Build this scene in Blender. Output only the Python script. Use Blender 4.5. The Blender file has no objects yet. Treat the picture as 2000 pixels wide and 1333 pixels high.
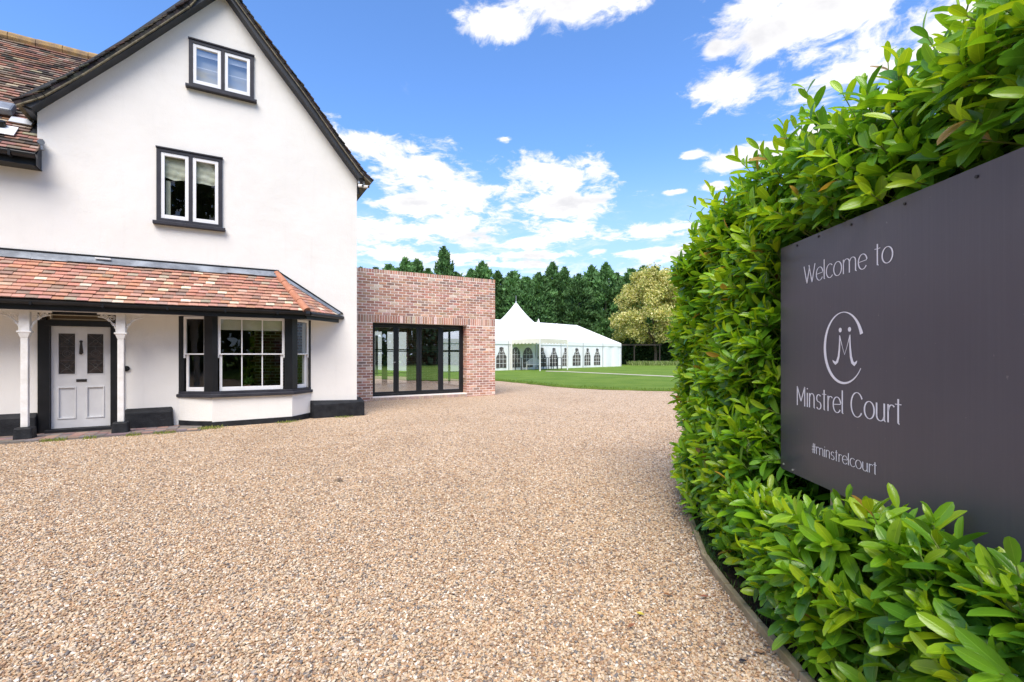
import bpy, bmesh, math, random
import numpy as np
from mathutils import Vector, Matrix
random.seed(7)
rng = np.random.default_rng(7)
R = math.radians
sc = bpy.context.scene
COL = sc.collection

# ------------------------------------------------------------------ camera
cam_d = bpy.data.cameras.new('camera')
cam_d.sensor_width = 36.0
cam_d.lens = 920.0 / 2000.0 * 36.0
cam_d.shift_y = 25.5 / 2000.0
cam_d.clip_end = 5000
cam_d.clip_start = 0.05
cam = bpy.data.objects.new('camera', cam_d)
COL.objects.link(cam)
cam.location = (0, 0, 1.35)
cam.rotation_euler = (R(90), 0, 0)
sc.camera = cam

# ------------------------------------------------------------------ light
SUN_EL, SUN_AZ = 52.0, 186.0      # azimuth: 0 = +Y, clockwise (90 = +X)
sun_dir = Vector((math.sin(R(SUN_AZ)) * math.cos(R(SUN_EL)), math.cos(R(SUN_AZ)) * math.cos(R(SUN_EL)), math.sin(R(SUN_EL))))
sd = bpy.data.lights.new('sun', 'SUN')
sd.energy = 2.8
sd.angle = R(40)
sd.color = (1.0, 0.91, 0.79)
so = bpy.data.objects.new('sun', sd)
so.rotation_euler = sun_dir.to_track_quat('Z', 'Y').to_euler()
so.location = (0, 0, 30)
COL.objects.link(so)
sc.view_settings.view_transform = 'Standard'
sc.view_settings.look = 'None'
sc.view_settings.gamma = 1.0
sc.view_settings.exposure = 0.98
sc.view_settings.use_curve_mapping = False
sc.cycles.max_bounces = 8
sc.cycles.diffuse_bounces = 3
sc.cycles.transparent_max_bounces = 12
sc.cycles.use_denoising = True


class NT:
    """small helper round a node tree"""
    def __init__(s, nt):
        s.nt = nt; s.n = nt.nodes; s.l = nt.links

    def node(s, typ, **kw):
        nd = s.n.new(typ)
        for k, v in kw.items():
            if k == 'inp':
                for a, b in v.items():
                    if isinstance(b, bpy.types.NodeSocket): s.l.new(b, nd.inputs[a])
                    else: nd.inputs[a].default_value = b
            else: setattr(nd, k, v)
        return nd

    def m(s, op, a, b=0.0, c=None, clamp=False):
        nd = s.n.new('ShaderNodeMath'); nd.operation = op; nd.use_clamp = clamp
        for i, v in enumerate((a, b, c)):
            if v is None: continue
            if isinstance(v, bpy.types.NodeSocket): s.l.new(v, nd.inputs[i])
            else: nd.inputs[i].default_value = v
        return nd.outputs[0]

    def vm(s, op, a, b=(0, 0, 0), out=0):
        nd = s.n.new('ShaderNodeVectorMath'); nd.operation = op
        for i, v in enumerate((a, b)):
            if isinstance(v, bpy.types.NodeSocket): s.l.new(v, nd.inputs[i])
            else: nd.inputs[i].default_value = v
        return nd.outputs[out]

    def noise(s, vec, scale, detail=4, rough=0.55, dist=0.0, out='Fac'):
        nd = s.node('ShaderNodeTexNoise', inp={'Scale': scale, 'Detail': detail, 'Roughness': rough, 'Distortion': dist})
        if vec is not None: s.l.new(vec, nd.inputs['Vector'])
        return nd.outputs[out]

    def ss(s, v, lo, hi, a=0.0, b=1.0):
        nd = s.n.new('ShaderNodeMapRange'); nd.interpolation_type = 'SMOOTHSTEP'
        s.l.new(v, nd.inputs[0])
        for i, x in zip((1, 2, 3, 4), (lo, hi, a, b)): nd.inputs[i].default_value = x
        return nd.outputs[0]

    def ramp(s, v, stops, const=False):
        nd = s.n.new('ShaderNodeValToRGB'); cr = nd.color_ramp
        if const: cr.interpolation = 'CONSTANT'
        while len(cr.elements) > 1: cr.elements.remove(cr.elements[-1])
        cr.elements[0].position = stops[0][0]; cr.elements[0].color = (*stops[0][1], 1)
        for p, c in stops[1:]:
            e = cr.elements.new(p); e.color = (*c, 1)
        s.l.new(v, nd.inputs[0])
        return nd.outputs[0]

    def mix(s, f, a, b, mode='MIX'):
        nd = s.n.new('ShaderNodeMix'); nd.data_type = 'RGBA'; nd.blend_type = mode
        for i, v in ((0, f), (6, a), (7, b)):
            if isinstance(v, bpy.types.NodeSocket): s.l.new(v, nd.inputs[i])
            elif i == 0: nd.inputs[0].default_value = v
            else: nd.inputs[i].default_value = (*v, 1) if len(v) == 3 else v
        return nd.outputs[2]


# ------------------------------------------------------------------ world: sky and clouds
w = bpy.data.worlds.new('World'); sc.world = w; w.use_nodes = True
w.node_tree.nodes.clear()
T = NT(w.node_tree)
sky = T.node('ShaderNodeTexSky', sky_type='NISHITA')
sky.sun_disc = False
sky.sun_elevation = R(SUN_EL); sky.sun_rotation = R(SUN_AZ)
sky.air_density = 1.0; sky.dust_density = 0.4; sky.ozone_density = 2.0
tc = T.node('ShaderNodeTexCoord').outputs['Generated']
dirv = T.vm('NORMALIZE', tc)
sx = T.node('ShaderNodeSeparateXYZ'); T.l.new(dirv, sx.inputs[0])
X, Y, Z = sx.outputs
az = T.m('ARCTAN2', X, Y)
el = T.m('ARCSINE', Z)
pz = T.m('ADD', T.m('MAXIMUM', Z, 0.0), 0.13)
cp = T.node('ShaderNodeCombineXYZ', inp={0: T.m('DIVIDE', X, pz), 1: T.m('DIVIDE', Y, pz), 2: 0.0}).outputs[0]
n_big = T.noise(cp, 2.6, 10, 0.66, 0.35)
n_fine = T.noise(cp, 9.0, 7, 0.65, 0.5)
nz = T.m('ADD', T.m('MULTIPLY', T.m('SUBTRACT', n_big, 0.5), 2.9), T.m('MULTIPLY', T.m('SUBTRACT', n_fine, 0.5), 2.3))
ae = T.node('ShaderNodeCombineXYZ', inp={0: az, 1: el, 2: 0.0}).outputs[0]
# cloud banks: centre and half-size (az, el in degrees)
CLOUDS = []
def cpx(px, py, rx, ry):
    u = px - 1000.0
    a = math.atan2(u, 920); r = math.hypot(u, 920); e = math.atan2(692 - py, r)
    k = 920 / (920 ** 2 + u * u)
    if rx > 55 and (py < 240 or px > 1400): rx *= 1.08; ry *= 1.15
    CLOUDS.append((a, e, rx * k * 1.15, ry / r * math.cos(e) ** 2 * 1.15))
for c_ in [(1165, -10, 170, 62), (965, 45, 72, 34), (700, 275, 85, 42), (800, 318, 110, 48), (930, 385, 180, 50), (1085, 345, 95, 42),
           (1090, 395, 120, 38), (820, 400, 95, 30), (1160, 335, 40, 30), (800, 455, 170, 26), (880, 440, 90, 20), (770, 490, 100, 20),
           (1110, 448, 75, 22), (1250, 452, 110, 18), (1040, 475, 70, 14), (1060, 498, 80, 9), (1170, 492, 40, 7), (900, 505, 90, 14),
           (1600, 30, 170, 62), (1480, 5, 60, 30), (1660, 140, 200, 62), (1850, 70, 120, 70), (1415, 177, 62, 30), (1600, 250, 80, 28),
           (1500, 298, 115, 26), (1350, 303, 26, 11), (1322, 375, 24, 6), (1395, 366, 34, 9), (985, 272, 17, 7), (1398, 95, 22, 16), (1330, 495, 110, 18), (1240, 496, 90, 12), (980, 518, 110, 8), (1740, 190, 120, 40)]:
    cpx(*c_)
for _a, _e, _ra, _re in [(-60, 18, 14, 5), (-75, 34, 16, 8), (62, 22, 16, 6), (75, 40, 14, 9), (0, 62, 22, 10), (-45, 58, 14, 8), (95, 18, 18, 6),
                         (120, 35, 18, 9), (150, 20, 18, 7), (178, 38, 14, 8), (-178, 14, 16, 5), (-150, 30, 16, 9), (-120, 18, 18, 7), (-100, 48, 18, 9), (60, 68, 20, 8)]:
    CLOUDS.append((R(_a), R(_e), R(_ra), R(_re)))
acc = None
for a, e, ra, re in CLOUDS:
    v = T.vm('MULTIPLY', T.vm('SUBTRACT', ae, (a, e, 0)), (1 / ra, 1 / re, 0))
    ln = T.vm('LENGTH', v, out=1)
    d = T.m('SUBTRACT', 1.0, ln)
    acc = d if acc is None else T.m('SMOOTH_MAX', acc, d, 0.25)
acc = T.m('MAXIMUM', acc, -0.9)
dens = T.m('ADD', T.m('MULTIPLY', acc, 1.05), nz)
mask = T.ss(dens, -0.02, 0.62)
# thin broken layer low down, all round the horizon
low = T.m('MULTIPLY', T.ss(el, 0.0, 0.10), T.ss(el, 0.34, 0.16))
thin = T.m('MULTIPLY', T.ss(T.m('ADD', n_big, T.m('MULTIPLY', n_fine, 0.35)), 0.60, 0.86), T.m('MULTIPLY', low, 0.75))
wisp = T.m('MULTIPLY', T.ss(T.noise(cp, 2.2, 8, 0.68, 0.8), 0.66, 0.9), 0.25)
mask = T.m('MAXIMUM', mask, T.m('MAXIMUM', thin, wisp))
shade = T.ss(T.m('ADD', T.m('MULTIPLY', T.noise(cp, 2.6, 5, 0.55), 1.0), T.m('MULTIPLY', dens, 0.12)), 0.54, 0.86)
K = 0.14
c_hi = tuple(v / K for v in (0.60, 0.593, 0.59)); c_lo = tuple(v / K for v in (0.43, 0.43, 0.45))
ccol = T.mix(shade, c_hi, c_lo)
tinted = T.mix(1.0, sky.outputs[0], (0.62, 0.84, 1.12), 'MULTIPLY')
# pale haze towards the horizon
hz = T.ss(el, 0.42, 0.0)
tinted = T.mix(T.m('MULTIPLY', hz, 0.8), tinted, tuple(v / K for v in (0.33, 0.385, 0.53)))
skyc = T.mix(mask, tinted, ccol)
bg = T.node('ShaderNodeBackground', inp={'Color': skyc, 'Strength': K})
wo = T.node('ShaderNodeOutputWorld'); T.l.new(bg.outputs[0], wo.inputs[0])
w.cycles.sampling_method = 'MANUAL'; w.cycles.sample_map_resolution = 512

# ------------------------------------------------------------------ materials
def material(name, color=(0.5, 0.5, 0.5), rough=0.6, spec=0.3, metal=0.0, build=None):
    mt = bpy.data.materials.new(name); mt.use_nodes = True
    t = NT(mt.node_tree); b = t.n['Principled BSDF']
    b.inputs['Base Color'].default_value = (*color, 1)
    b.inputs['Roughness'].default_value = rough
    b.inputs['Specular IOR Level'].default_value = spec
    b.inputs['Metallic'].default_value = metal
    if build: build(t, b)
    return mt

def bump(t, b, h, strength=0.3, dist=0.01):
    bn = t.node('ShaderNodeBump', inp={'Strength': strength, 'Distance': dist, 'Height': h})
    t.l.new(bn.outputs[0], b.inputs['Normal'])

def varied(c1, c2, scale=8, bs=0.15, bd=0.004, detail=5):
    def f(t, b):
        co = t.node('ShaderNodeTexCoord').outputs['Object']
        n = t.noise(co, scale, detail)
        t.l.new(t.mix(t.ss(n, 0.3, 0.7), c1, c2), b.inputs['Base Color'])
        bump(t, b, t.noise(co, scale * 6, 4), bs, bd)
    return f

def stucco(t, b):
    co = t.node('ShaderNodeTexCoord').outputs['Object']
    n = t.noise(co, 0.9, 6, 0.6)
    mp = t.vm('MULTIPLY', co, (6.0, 6.0, 0.5))
    st = t.noise(mp, 1.0, 5, 0.6)
    c = t.mix(t.ss(n, 0.35, 0.7), (0.80, 0.78, 0.745), (0.755, 0.735, 0.70))
    c = t.mix(t.m('MULTIPLY', t.ss(st, 0.55, 0.85), 0.3), c, (0.62, 0.605, 0.57))
    t.l.new(c, b.inputs['Base Color'])
    h = t.m('ADD', t.m('MULTIPLY', t.noise(co, 55, 5, 0.65), 1.0), t.m('MULTIPLY', t.noise(co, 5, 3), 1.6))
    bump(t, b, h, 0.35, 0.012)

def objcol(extra=0.25, scale=14, bs=0.4, bd=0.004, attr=False):
    """per-piece colour: the object's own colour, or the 'Col' attribute on joined pieces"""
    def f(t, b):
        src = t.node('ShaderNodeAttribute', attribute_name='Col').outputs['Color'] if attr else t.node('ShaderNodeObjectInfo').outputs['Color']
        geo = t.node('ShaderNodeNewGeometry').outputs['Position']
        n = t.noise(geo, scale, 6, 0.65)
        c = t.mix(t.m('MULTIPLY', t.ss(n, 0.35, 0.75), extra), src, t.mix(1.0, src, (0.45, 0.42, 0.40), 'MULTIPLY'))
        n2 = t.noise(geo, scale * 2.3, 5, 0.6)
        c = t.mix(t.m('MULTIPLY', t.ss(n2, 0.58, 0.8), extra), c, t.mix(0.5, src, (0.75, 0.72, 0.66)))
        t.l.new(c, b.inputs['Base Color'])
        bump(t, b, t.noise(geo, scale * 5, 4), bs, bd)
    return f

M = {}
M['stucco'] = material('white_render', rough=0.85, spec=0.15, build=stucco)
M['black'] = material('black_gloss_paint', (0.012, 0.014, 0.018), 0.38, 0.4, build=varied((0.005, 0.006, 0.008), (0.010, 0.011, 0.014), 5, 0.2, 0.003))
M['barge'] = material('dark_grey_paint', (0.045, 0.05, 0.06), 0.5, 0.3, build=varied((0.024, 0.027, 0.034), (0.038, 0.042, 0.050), 4, 0.2, 0.003))
M['frame'] = material('slate_frame_paint', (0.05, 0.05, 0.065), 0.5, 0.3, build=varied((0.026, 0.026, 0.035), (0.038, 0.038, 0.048), 6, 0.15, 0.002))
M['plinth'] = material('bitumen_plinth', (0.02, 0.023, 0.028), 0.6, 0.3, build=varied((0.007, 0.008, 0.011), (0.020, 0.022, 0.026), 7, 0.6, 0.012))
M['white'] = material('white_gloss_paint', (0.8, 0.8, 0.81), 0.35, 0.4, build=varied((0.76, 0.76, 0.775), (0.82, 0.82, 0.83), 5, 0.05, 0.001))
M['ironwhite'] = material('white_ironwork', (0.74, 0.73, 0.71), 0.5, 0.3, build=varied((0.66, 0.64, 0.60), (0.80, 0.79, 0.78), 7, 0.2, 0.003))
M['door'] = material('pale_grey_door_paint', (0.52, 0.52, 0.54), 0.4, 0.4, build=varied((0.60, 0.60, 0.605), (0.66, 0.66, 0.66), 5, 0.08, 0.002))
M['lead'] = material('lead_flashing', (0.16, 0.18, 0.20), 0.5, 0.4, 0.3, build=varied((0.13, 0.145, 0.17), (0.30, 0.33, 0.37), 3, 0.35, 0.01))
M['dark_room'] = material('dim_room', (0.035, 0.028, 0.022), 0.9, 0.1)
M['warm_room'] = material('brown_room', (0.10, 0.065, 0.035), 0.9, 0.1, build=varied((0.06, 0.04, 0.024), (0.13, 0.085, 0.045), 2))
M['blind'] = material('cream_linen', (0.58, 0.60, 0.50), 0.9, 0.1, build=varied((0.52, 0.54, 0.44), (0.64, 0.65, 0.56), 4, 0.3, 0.004))
M['brass_dark'] = material('black_iron', (0.015, 0.012, 0.012), 0.45, 0.5)
M['terracotta'] = material('terracotta', (0.42, 0.17, 0.10), 0.8, 0.2, build=varied((0.40, 0.17, 0.105), (0.52, 0.24, 0.15), 6, 0.4, 0.006))
M['tile_o'] = material('clay_tile', rough=0.85, spec=0.15, build=objcol(0.30, 16))
M['tile_a'] = material('clay_tile_joined', rough=0.85, spec=0.15, build=objcol(0.35, 10, attr=True))
M['brick_o'] = material('clay_brick', rough=0.9, spec=0.1, build=objcol(0.35, 22, 0.6, 0.006))
M['brick_a'] = material('clay_brick_joined', rough=0.9, spec=0.1, build=objcol(0.45, 22, 0.6, 0.006, attr=True))
M['paver_o'] = material('quarry_tile', rough=0.7, spec=0.25, build=objcol(0.4, 12, 0.4, 0.004))
M['mortar'] = material('pale_mortar', (0.60, 0.50, 0.43), 0.95, 0.05, build=varied((0.82, 0.72, 0.65), (0.90, 0.82, 0.76), 9, 0.5, 0.004))
M['anthracite'] = material('anthracite_aluminium', (0.012, 0.014, 0.017), 0.35, 0.4)
M['wood_edge'] = material('weathered_timber', (0.25, 0.2, 0.14), 0.85, 0.1, build=varied((0.27, 0.22, 0.12), (0.42, 0.34, 0.22), 9, 0.6, 0.006))
M['canvas'] = material('white_canvas', (0.82, 0.83, 0.84), 0.55, 0.25, build=varied((0.86, 0.86, 0.86), (0.90, 0.90, 0.895), 0.7, 0.25, 0.03))
M['canvas_cream'] = material('cream_canvas', (0.70, 0.67, 0.55), 0.7, 0.15, build=varied((0.66, 0.63, 0.52), (0.74, 0.71, 0.60), 0.9, 0.25, 0.03))
M['alu'] = material('bare_aluminium', (0.55, 0.56, 0.57), 0.4, 0.5, 0.6)
M['pvc'] = material('dark_pvc_window', (0.075, 0.06, 0.06), 0.25, 0.5, build=varied((0.05, 0.04, 0.042), (0.13, 0.11, 0.10), 1.2, 0.3, 0.01))
M['plastic'] = material('white_plastic', (0.78, 0.77, 0.74), 0.4, 0.4)
M['soil'] = material('soil', (0.05, 0.035, 0.022), 0.95, 0.05, build=varied((0.03, 0.022, 0.014), (0.08, 0.055, 0.035), 20, 0.8, 0.02))
M['bark'] = material('bark', (0.10, 0.08, 0.06), 0.9, 0.1, build=varied((0.07, 0.055, 0.04), (0.15, 0.12, 0.09), 12, 0.8, 0.02))
M['twig'] = material('green_twig', (0.16, 0.22, 0.05), 0.7, 0.2)
M['timber_dark'] = material('dark_timber', (0.045, 0.038, 0.032), 0.8, 0.2)
M['path'] = material('pale_slabs', (0.5, 0.45, 0.36), 0.9, 0.1, build=varied((0.44, 0.40, 0.31), (0.56, 0.51, 0.42), 3))
M['letter'] = material('white_vinyl', (0.84, 0.82, 0.87), 0.5, 0.3)
M['interior'] = material('plaster_interior', (0.42, 0.41, 0.38), 0.9, 0.1)
M['floor'] = material('interior_floor', (0.25, 0.19, 0.15), 0.4, 0.3)
M['amber'] = material('amber_glass', (0.14, 0.085, 0.03), 0.3, 0.5)

def glass_mat(name, base, col=(1, 1, 1), rough=0.0):
    mt = bpy.data.materials.new(name); mt.use_nodes = True
    t = NT(mt.node_tree); t.n.clear()
    gm_ = t.node('ShaderNodeNewGeometry')
    ca = t.m('ABSOLUTE', t.vm('DOT_PRODUCT', gm_.outputs['Incoming'], gm_.outputs['True Normal'], out=1))
    sch = t.m('POWER', t.m('SUBTRACT', 1.0, ca, clamp=True), 4.0)
    f = t.m('ADD', t.m('MULTIPLY', sch, .9), base + .04, clamp=True)
    tr = t.node('ShaderNodeBsdfTransparent', inp={'Color': (*col, 1)})
    gl = t.node('ShaderNodeBsdfGlossy', inp={'Color': (0.95, 0.97, 1, 1), 'Roughness': rough})
    geo = t.node('ShaderNodeNewGeometry').outputs['Position']
    bn = t.node('ShaderNodeBump', inp={'Strength': 0.05, 'Distance': 0.01, 'Height': t.noise(geo, 2.5, 1)})
    t.l.new(bn.outputs[0], gl.inputs['Normal'])
    mx = t.node('ShaderNodeMixShader', inp={0: f})
    t.l.new(tr.outputs[0], mx.inputs[1]); t.l.new(gl.outputs[0], mx.inputs[2])
    o = t.node('ShaderNodeOutputMaterial'); t.l.new(mx.outputs[0], o.inputs[0])
    return mt
M['glass'] = glass_mat('window_glass', 0.01, (0.80, 0.82, 0.80), 0.01)
M['glass_attic'] = glass_mat('attic_glass', 0.16, (0.8, 0.82, 0.82), 0.02)
M['glass_big'] = glass_mat('bifold_glass', 0.42, (0.75, 0.78, 0.77), 0.0)
M['leaded'] = material('stained_glass', (0.025, 0.02, 0.02), 0.2, 0.5, build=varied((0.015, 0.013, 0.014), (0.05, 0.035, 0.03), 14, 0.5, 0.006))

def sign_face(t, b):
    co = t.node('ShaderNodeTexCoord').outputs['Object']
    n = t.noise(co, 2.2, 5, 0.6)
    st = t.noise(t.vm('MULTIPLY', co, (70, 70, 1.2)), 1.0, 3)
    c = t.mix(n, (0.072, 0.065, 0.082), (0.090, 0.082, 0.101))
    c = t.mix(t.m('MULTIPLY', t.ss(st, 0.45, 0.75), 0.10), c, (0.125, 0.117, 0.135))
    sp = t.noise(co, 45, 3, 0.5)
    c = t.mix(t.m('MULTIPLY', t.ss(sp, 0.735, 0.80), 0.35), c, (0.35, 0.33, 0.32))
    t.l.new(c, b.inputs['Base Color'])
    t.l.new(t.ss(n, 0.2, 0.8, 0.32, 0.40), b.inputs['Roughness'])
    bump(t, b, t.m('ADD', st, t.m('MULTIPLY', t.noise(co, 3, 2), 3.0)), 0.12, 0.004)
M['sign'] = material('dark_composite_sign', rough=0.4, spec=0.5, build=sign_face)

def leaf_mat(name, trans=0.35, rough=0.33, veins=True, spec=0.45, attr='Col'):
    mt = bpy.data.materials.new(name); mt.use_nodes = True
    t = NT(mt.node_tree); b = t.n['Principled BSDF']; o = t.n['Material Output']
    src = t.node('ShaderNodeAttribute', attribute_name=attr).outputs['Color']
    c = src
    if veins:
        uv = t.node('ShaderNodeUVMap').outputs[0]
        sp = t.node('ShaderNodeSeparateXYZ'); t.l.new(uv, sp.inputs[0])
        ax = t.m('ABSOLUTE', t.m('SUBTRACT', sp.outputs[0], 0.5))
        v = t.m('ADD', sp.outputs[1], t.m('MULTIPLY', ax, -0.55))
        wv = t.m('ABSOLUTE', t.m('SINE', t.m('MULTIPLY', v, 32.0)))
        rib = t.ss(wv, 0.0, 0.35)
        mid = t.ss(ax, 0.0, 0.05)
        vv = t.m('MULTIPLY', mid, t.m('ADD', t.m('MULTIPLY', rib, 0.25), 0.75))
        c = t.mix(t.m('MULTIPLY', t.m('SUBTRACT', 1.0, vv), 0.55), c, t.mix(1.0, c, (1.9, 1.6, 2.2), 'MULTIPLY'))
        bump(t, b, vv, 0.35, 0.002)
    bf = t.node('ShaderNodeNewGeometry').outputs['Backfacing']
    c = t.mix(t.m('MULTIPLY', bf, 0.45), c, t.mix(1.0, c, (1.5, 1.35, 1.8), 'MULTIPLY'))
    t.l.new(c, b.inputs['Base Color'])
    b.inputs['Roughness'].default_value = rough
    b.inputs['Specular IOR Level'].default_value = spec
    tl = t.node('ShaderNodeBsdfTranslucent')
    t.l.new(t.mix(1.0, c, (1.5, 1.35, 0.5), 'MULTIPLY'), tl.inputs[0])
    mx = t.node('ShaderNodeMixShader', inp={0: trans})
    t.l.new(b.outputs[0], mx.inputs[1]); t.l.new(tl.outputs[0], mx.inputs[2]); t.l.new(mx.outputs[0], o.inputs[0])
    return mt
M['laurel'] = leaf_mat('laurel_leaf', 0.36, 0.22, spec=0.5)
M['needles'] = leaf_mat('conifer_foliage', 0.15, 0.7, False, 0.15)
M['broad'] = leaf_mat('broadleaf_foliage', 0.3, 0.6, False, 0.2)

def gravel(t, b):
    geo = t.node('ShaderNodeNewGeometry').outputs['Position']
    w1 = t.vm('ADD', geo, t.vm('MULTIPLY', t.noise(geo, 40, 2, out='Color'), (0.01, 0.01, 0)))
    vo = t.node('ShaderNodeTexVoronoi', inp={'Scale': 70.0}); t.l.new(w1, vo.inputs['Vector'])
    rnd = t.node('ShaderNodeSeparateColor'); t.l.new(vo.outputs['Color'], rnd.inputs[0])
    pal = t.ramp(rnd.outputs[0], GRAVEL, True)
    vo2 = t.node('ShaderNodeTexVoronoi', inp={'Scale': 27.0}); t.l.new(w1, vo2.inputs['Vector'])
    rnd2 = t.node('ShaderNodeSeparateColor'); t.l.new(vo2.outputs['Color'], rnd2.inputs[0])
    pal2 = t.ramp(rnd2.outputs[1], GRAVEL, True)
    c = t.mix(0.35, pal, pal2)
    big = t.noise(geo, 0.55, 6, 0.62)
    c = t.mix(t.m('MULTIPLY', t.ss(big, 0.45, 0.75), 0.22), c, (0.48, 0.37, 0.27))
    c = t.mix(t.m('MULTIPLY', t.ss(t.noise(geo, 2.6, 5), 0.5, 0.75), 0.22), c, (0.56, 0.43, 0.30))
    edge = t.ss(vo.outputs['Distance'], 0.35, 0.75)
    c = t.mix(t.m('MULTIPLY', edge, 0.25), c, t.mix(1.0, c, (0.35, 0.30, 0.26), 'MULTIPLY'))
    c = drive_tone(t, geo, t.mix(1.0, c, (1.04, 0.97, 0.88), 'MULTIPLY'))
    t.l.new(c, b.inputs['Base Color'])
    h = t.m('SUBTRACT', 1.0, vo.outputs['Distance'])
    h = t.m('ADD', h, t.m('MULTIPLY', t.m('SUBTRACT', 1.0, vo2.outputs['Distance']), 1.1))
    h = t.m('ADD', h, t.m('MULTIPLY', t.noise(geo, 5, 4), 1.5))
    bump(t, b, h, 0.8, 0.012)
GRAVEL = [(0.0, (0.58, 0.42, 0.27)), (0.15, (0.68, 0.55, 0.40)), (0.31, (0.40, 0.265, 0.175)), (0.44, (0.72, 0.62, 0.49)), (0.57, (0.53, 0.445, 0.36)),
          (0.69, (0.29, 0.235, 0.195)), (0.775, (0.60, 0.41, 0.26)), (0.87, (0.88, 0.82, 0.74)), (0.935, (0.20, 0.19, 0.195))]
def drive_tone(t, geo, c):
    n = t.noise(geo, 0.42, 5, 0.6, 0.6); n2 = t.noise(geo, 1.9, 5, 0.65, 0.4)
    c = t.mix(t.m('MULTIPLY', t.ss(n, 0.44, 0.66), 0.38), c, t.mix(1.0, c, (0.78, 0.75, 0.73), 'MULTIPLY'))
    return t.mix(t.m('MULTIPLY', t.ss(n2, 0.48, 0.72), 0.3), c, t.mix(1.0, c, (0.82, 0.78, 0.75), 'MULTIPLY'))
M['gravel'] = material('golden_gravel', rough=0.85, spec=0.15, build=gravel)

def pebble(t, b):
    rnd = t.node('ShaderNodeObjectInfo').outputs['Random']
    geo = t.node('ShaderNodeNewGeometry').outputs['Position']
    c = t.ramp(rnd, GRAVEL, True)
    c = t.mix(t.m('MULTIPLY', t.ss(t.noise(geo, 160, 3), 0.4, 0.7), 0.4), c, t.mix(1.0, c, (0.62, 0.55, 0.5), 'MULTIPLY'))
    c = t.mix(1.0, c, (1.0, 0.955, 0.875), 'MULTIPLY')
    t.l.new(drive_tone(t, geo, c), b.inputs['Base Color'])
M['pebble'] = material('flint_pebble', rough=0.6, spec=0.3, build=pebble)

def lawn(t, b):
    geo = t.node('ShaderNodeNewGeometry').outputs['Position']
    n = t.noise(geo, 0.5, 6, 0.65); n2 = t.noise(geo, 22, 5, 0.7)
    c = t.mix(t.ss(n, 0.35, 0.68), (0.125, 0.215, 0.032), (0.195, 0.285, 0.050))
    c = t.mix(t.m('MULTIPLY', t.ss(n2, 0.35, 0.7), 0.5), c, (0.085, 0.155, 0.022))
    c = t.mix(t.m('MULTIPLY', t.ss(t.noise(geo, 1.7, 4), 0.6, 0.8), 0.4), c, (0.27, 0.31, 0.075))
    t.l.new(c, b.inputs['Base Color'])
    bump(t, b, t.noise(geo, 60, 4, 0.8), 1.0, 0.03)
M['lawn'] = material('mown_grass', rough=0.9, spec=0.1, build=lawn)

# ------------------------------------------------------------------ builders
def link(name, me, mat=None, parent=None, loc=None, rotz=None):
    o = bpy.data.objects.new(name, me); COL.objects.link(o)
    if mat is not None and me is not None and not me.materials: me.materials.append(mat)
    if parent is not None: o.parent = parent
    if loc is not None: o.location = loc
    if rotz is not None: o.rotation_euler = (0, 0, rotz)
    return o

def tag(o, label=None, cat=None, group=None, kind=None):
    if label: o['label'] = label
    if cat: o['category'] = cat
    if group: o['group'] = group
    if kind: o['kind'] = kind
    return o

def thing(name, label, cat, loc=(0, 0, 0), rotz=0.0, group=None):
    return tag(link(name, None, loc=loc, rotz=rotz), label, cat, group)

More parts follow.
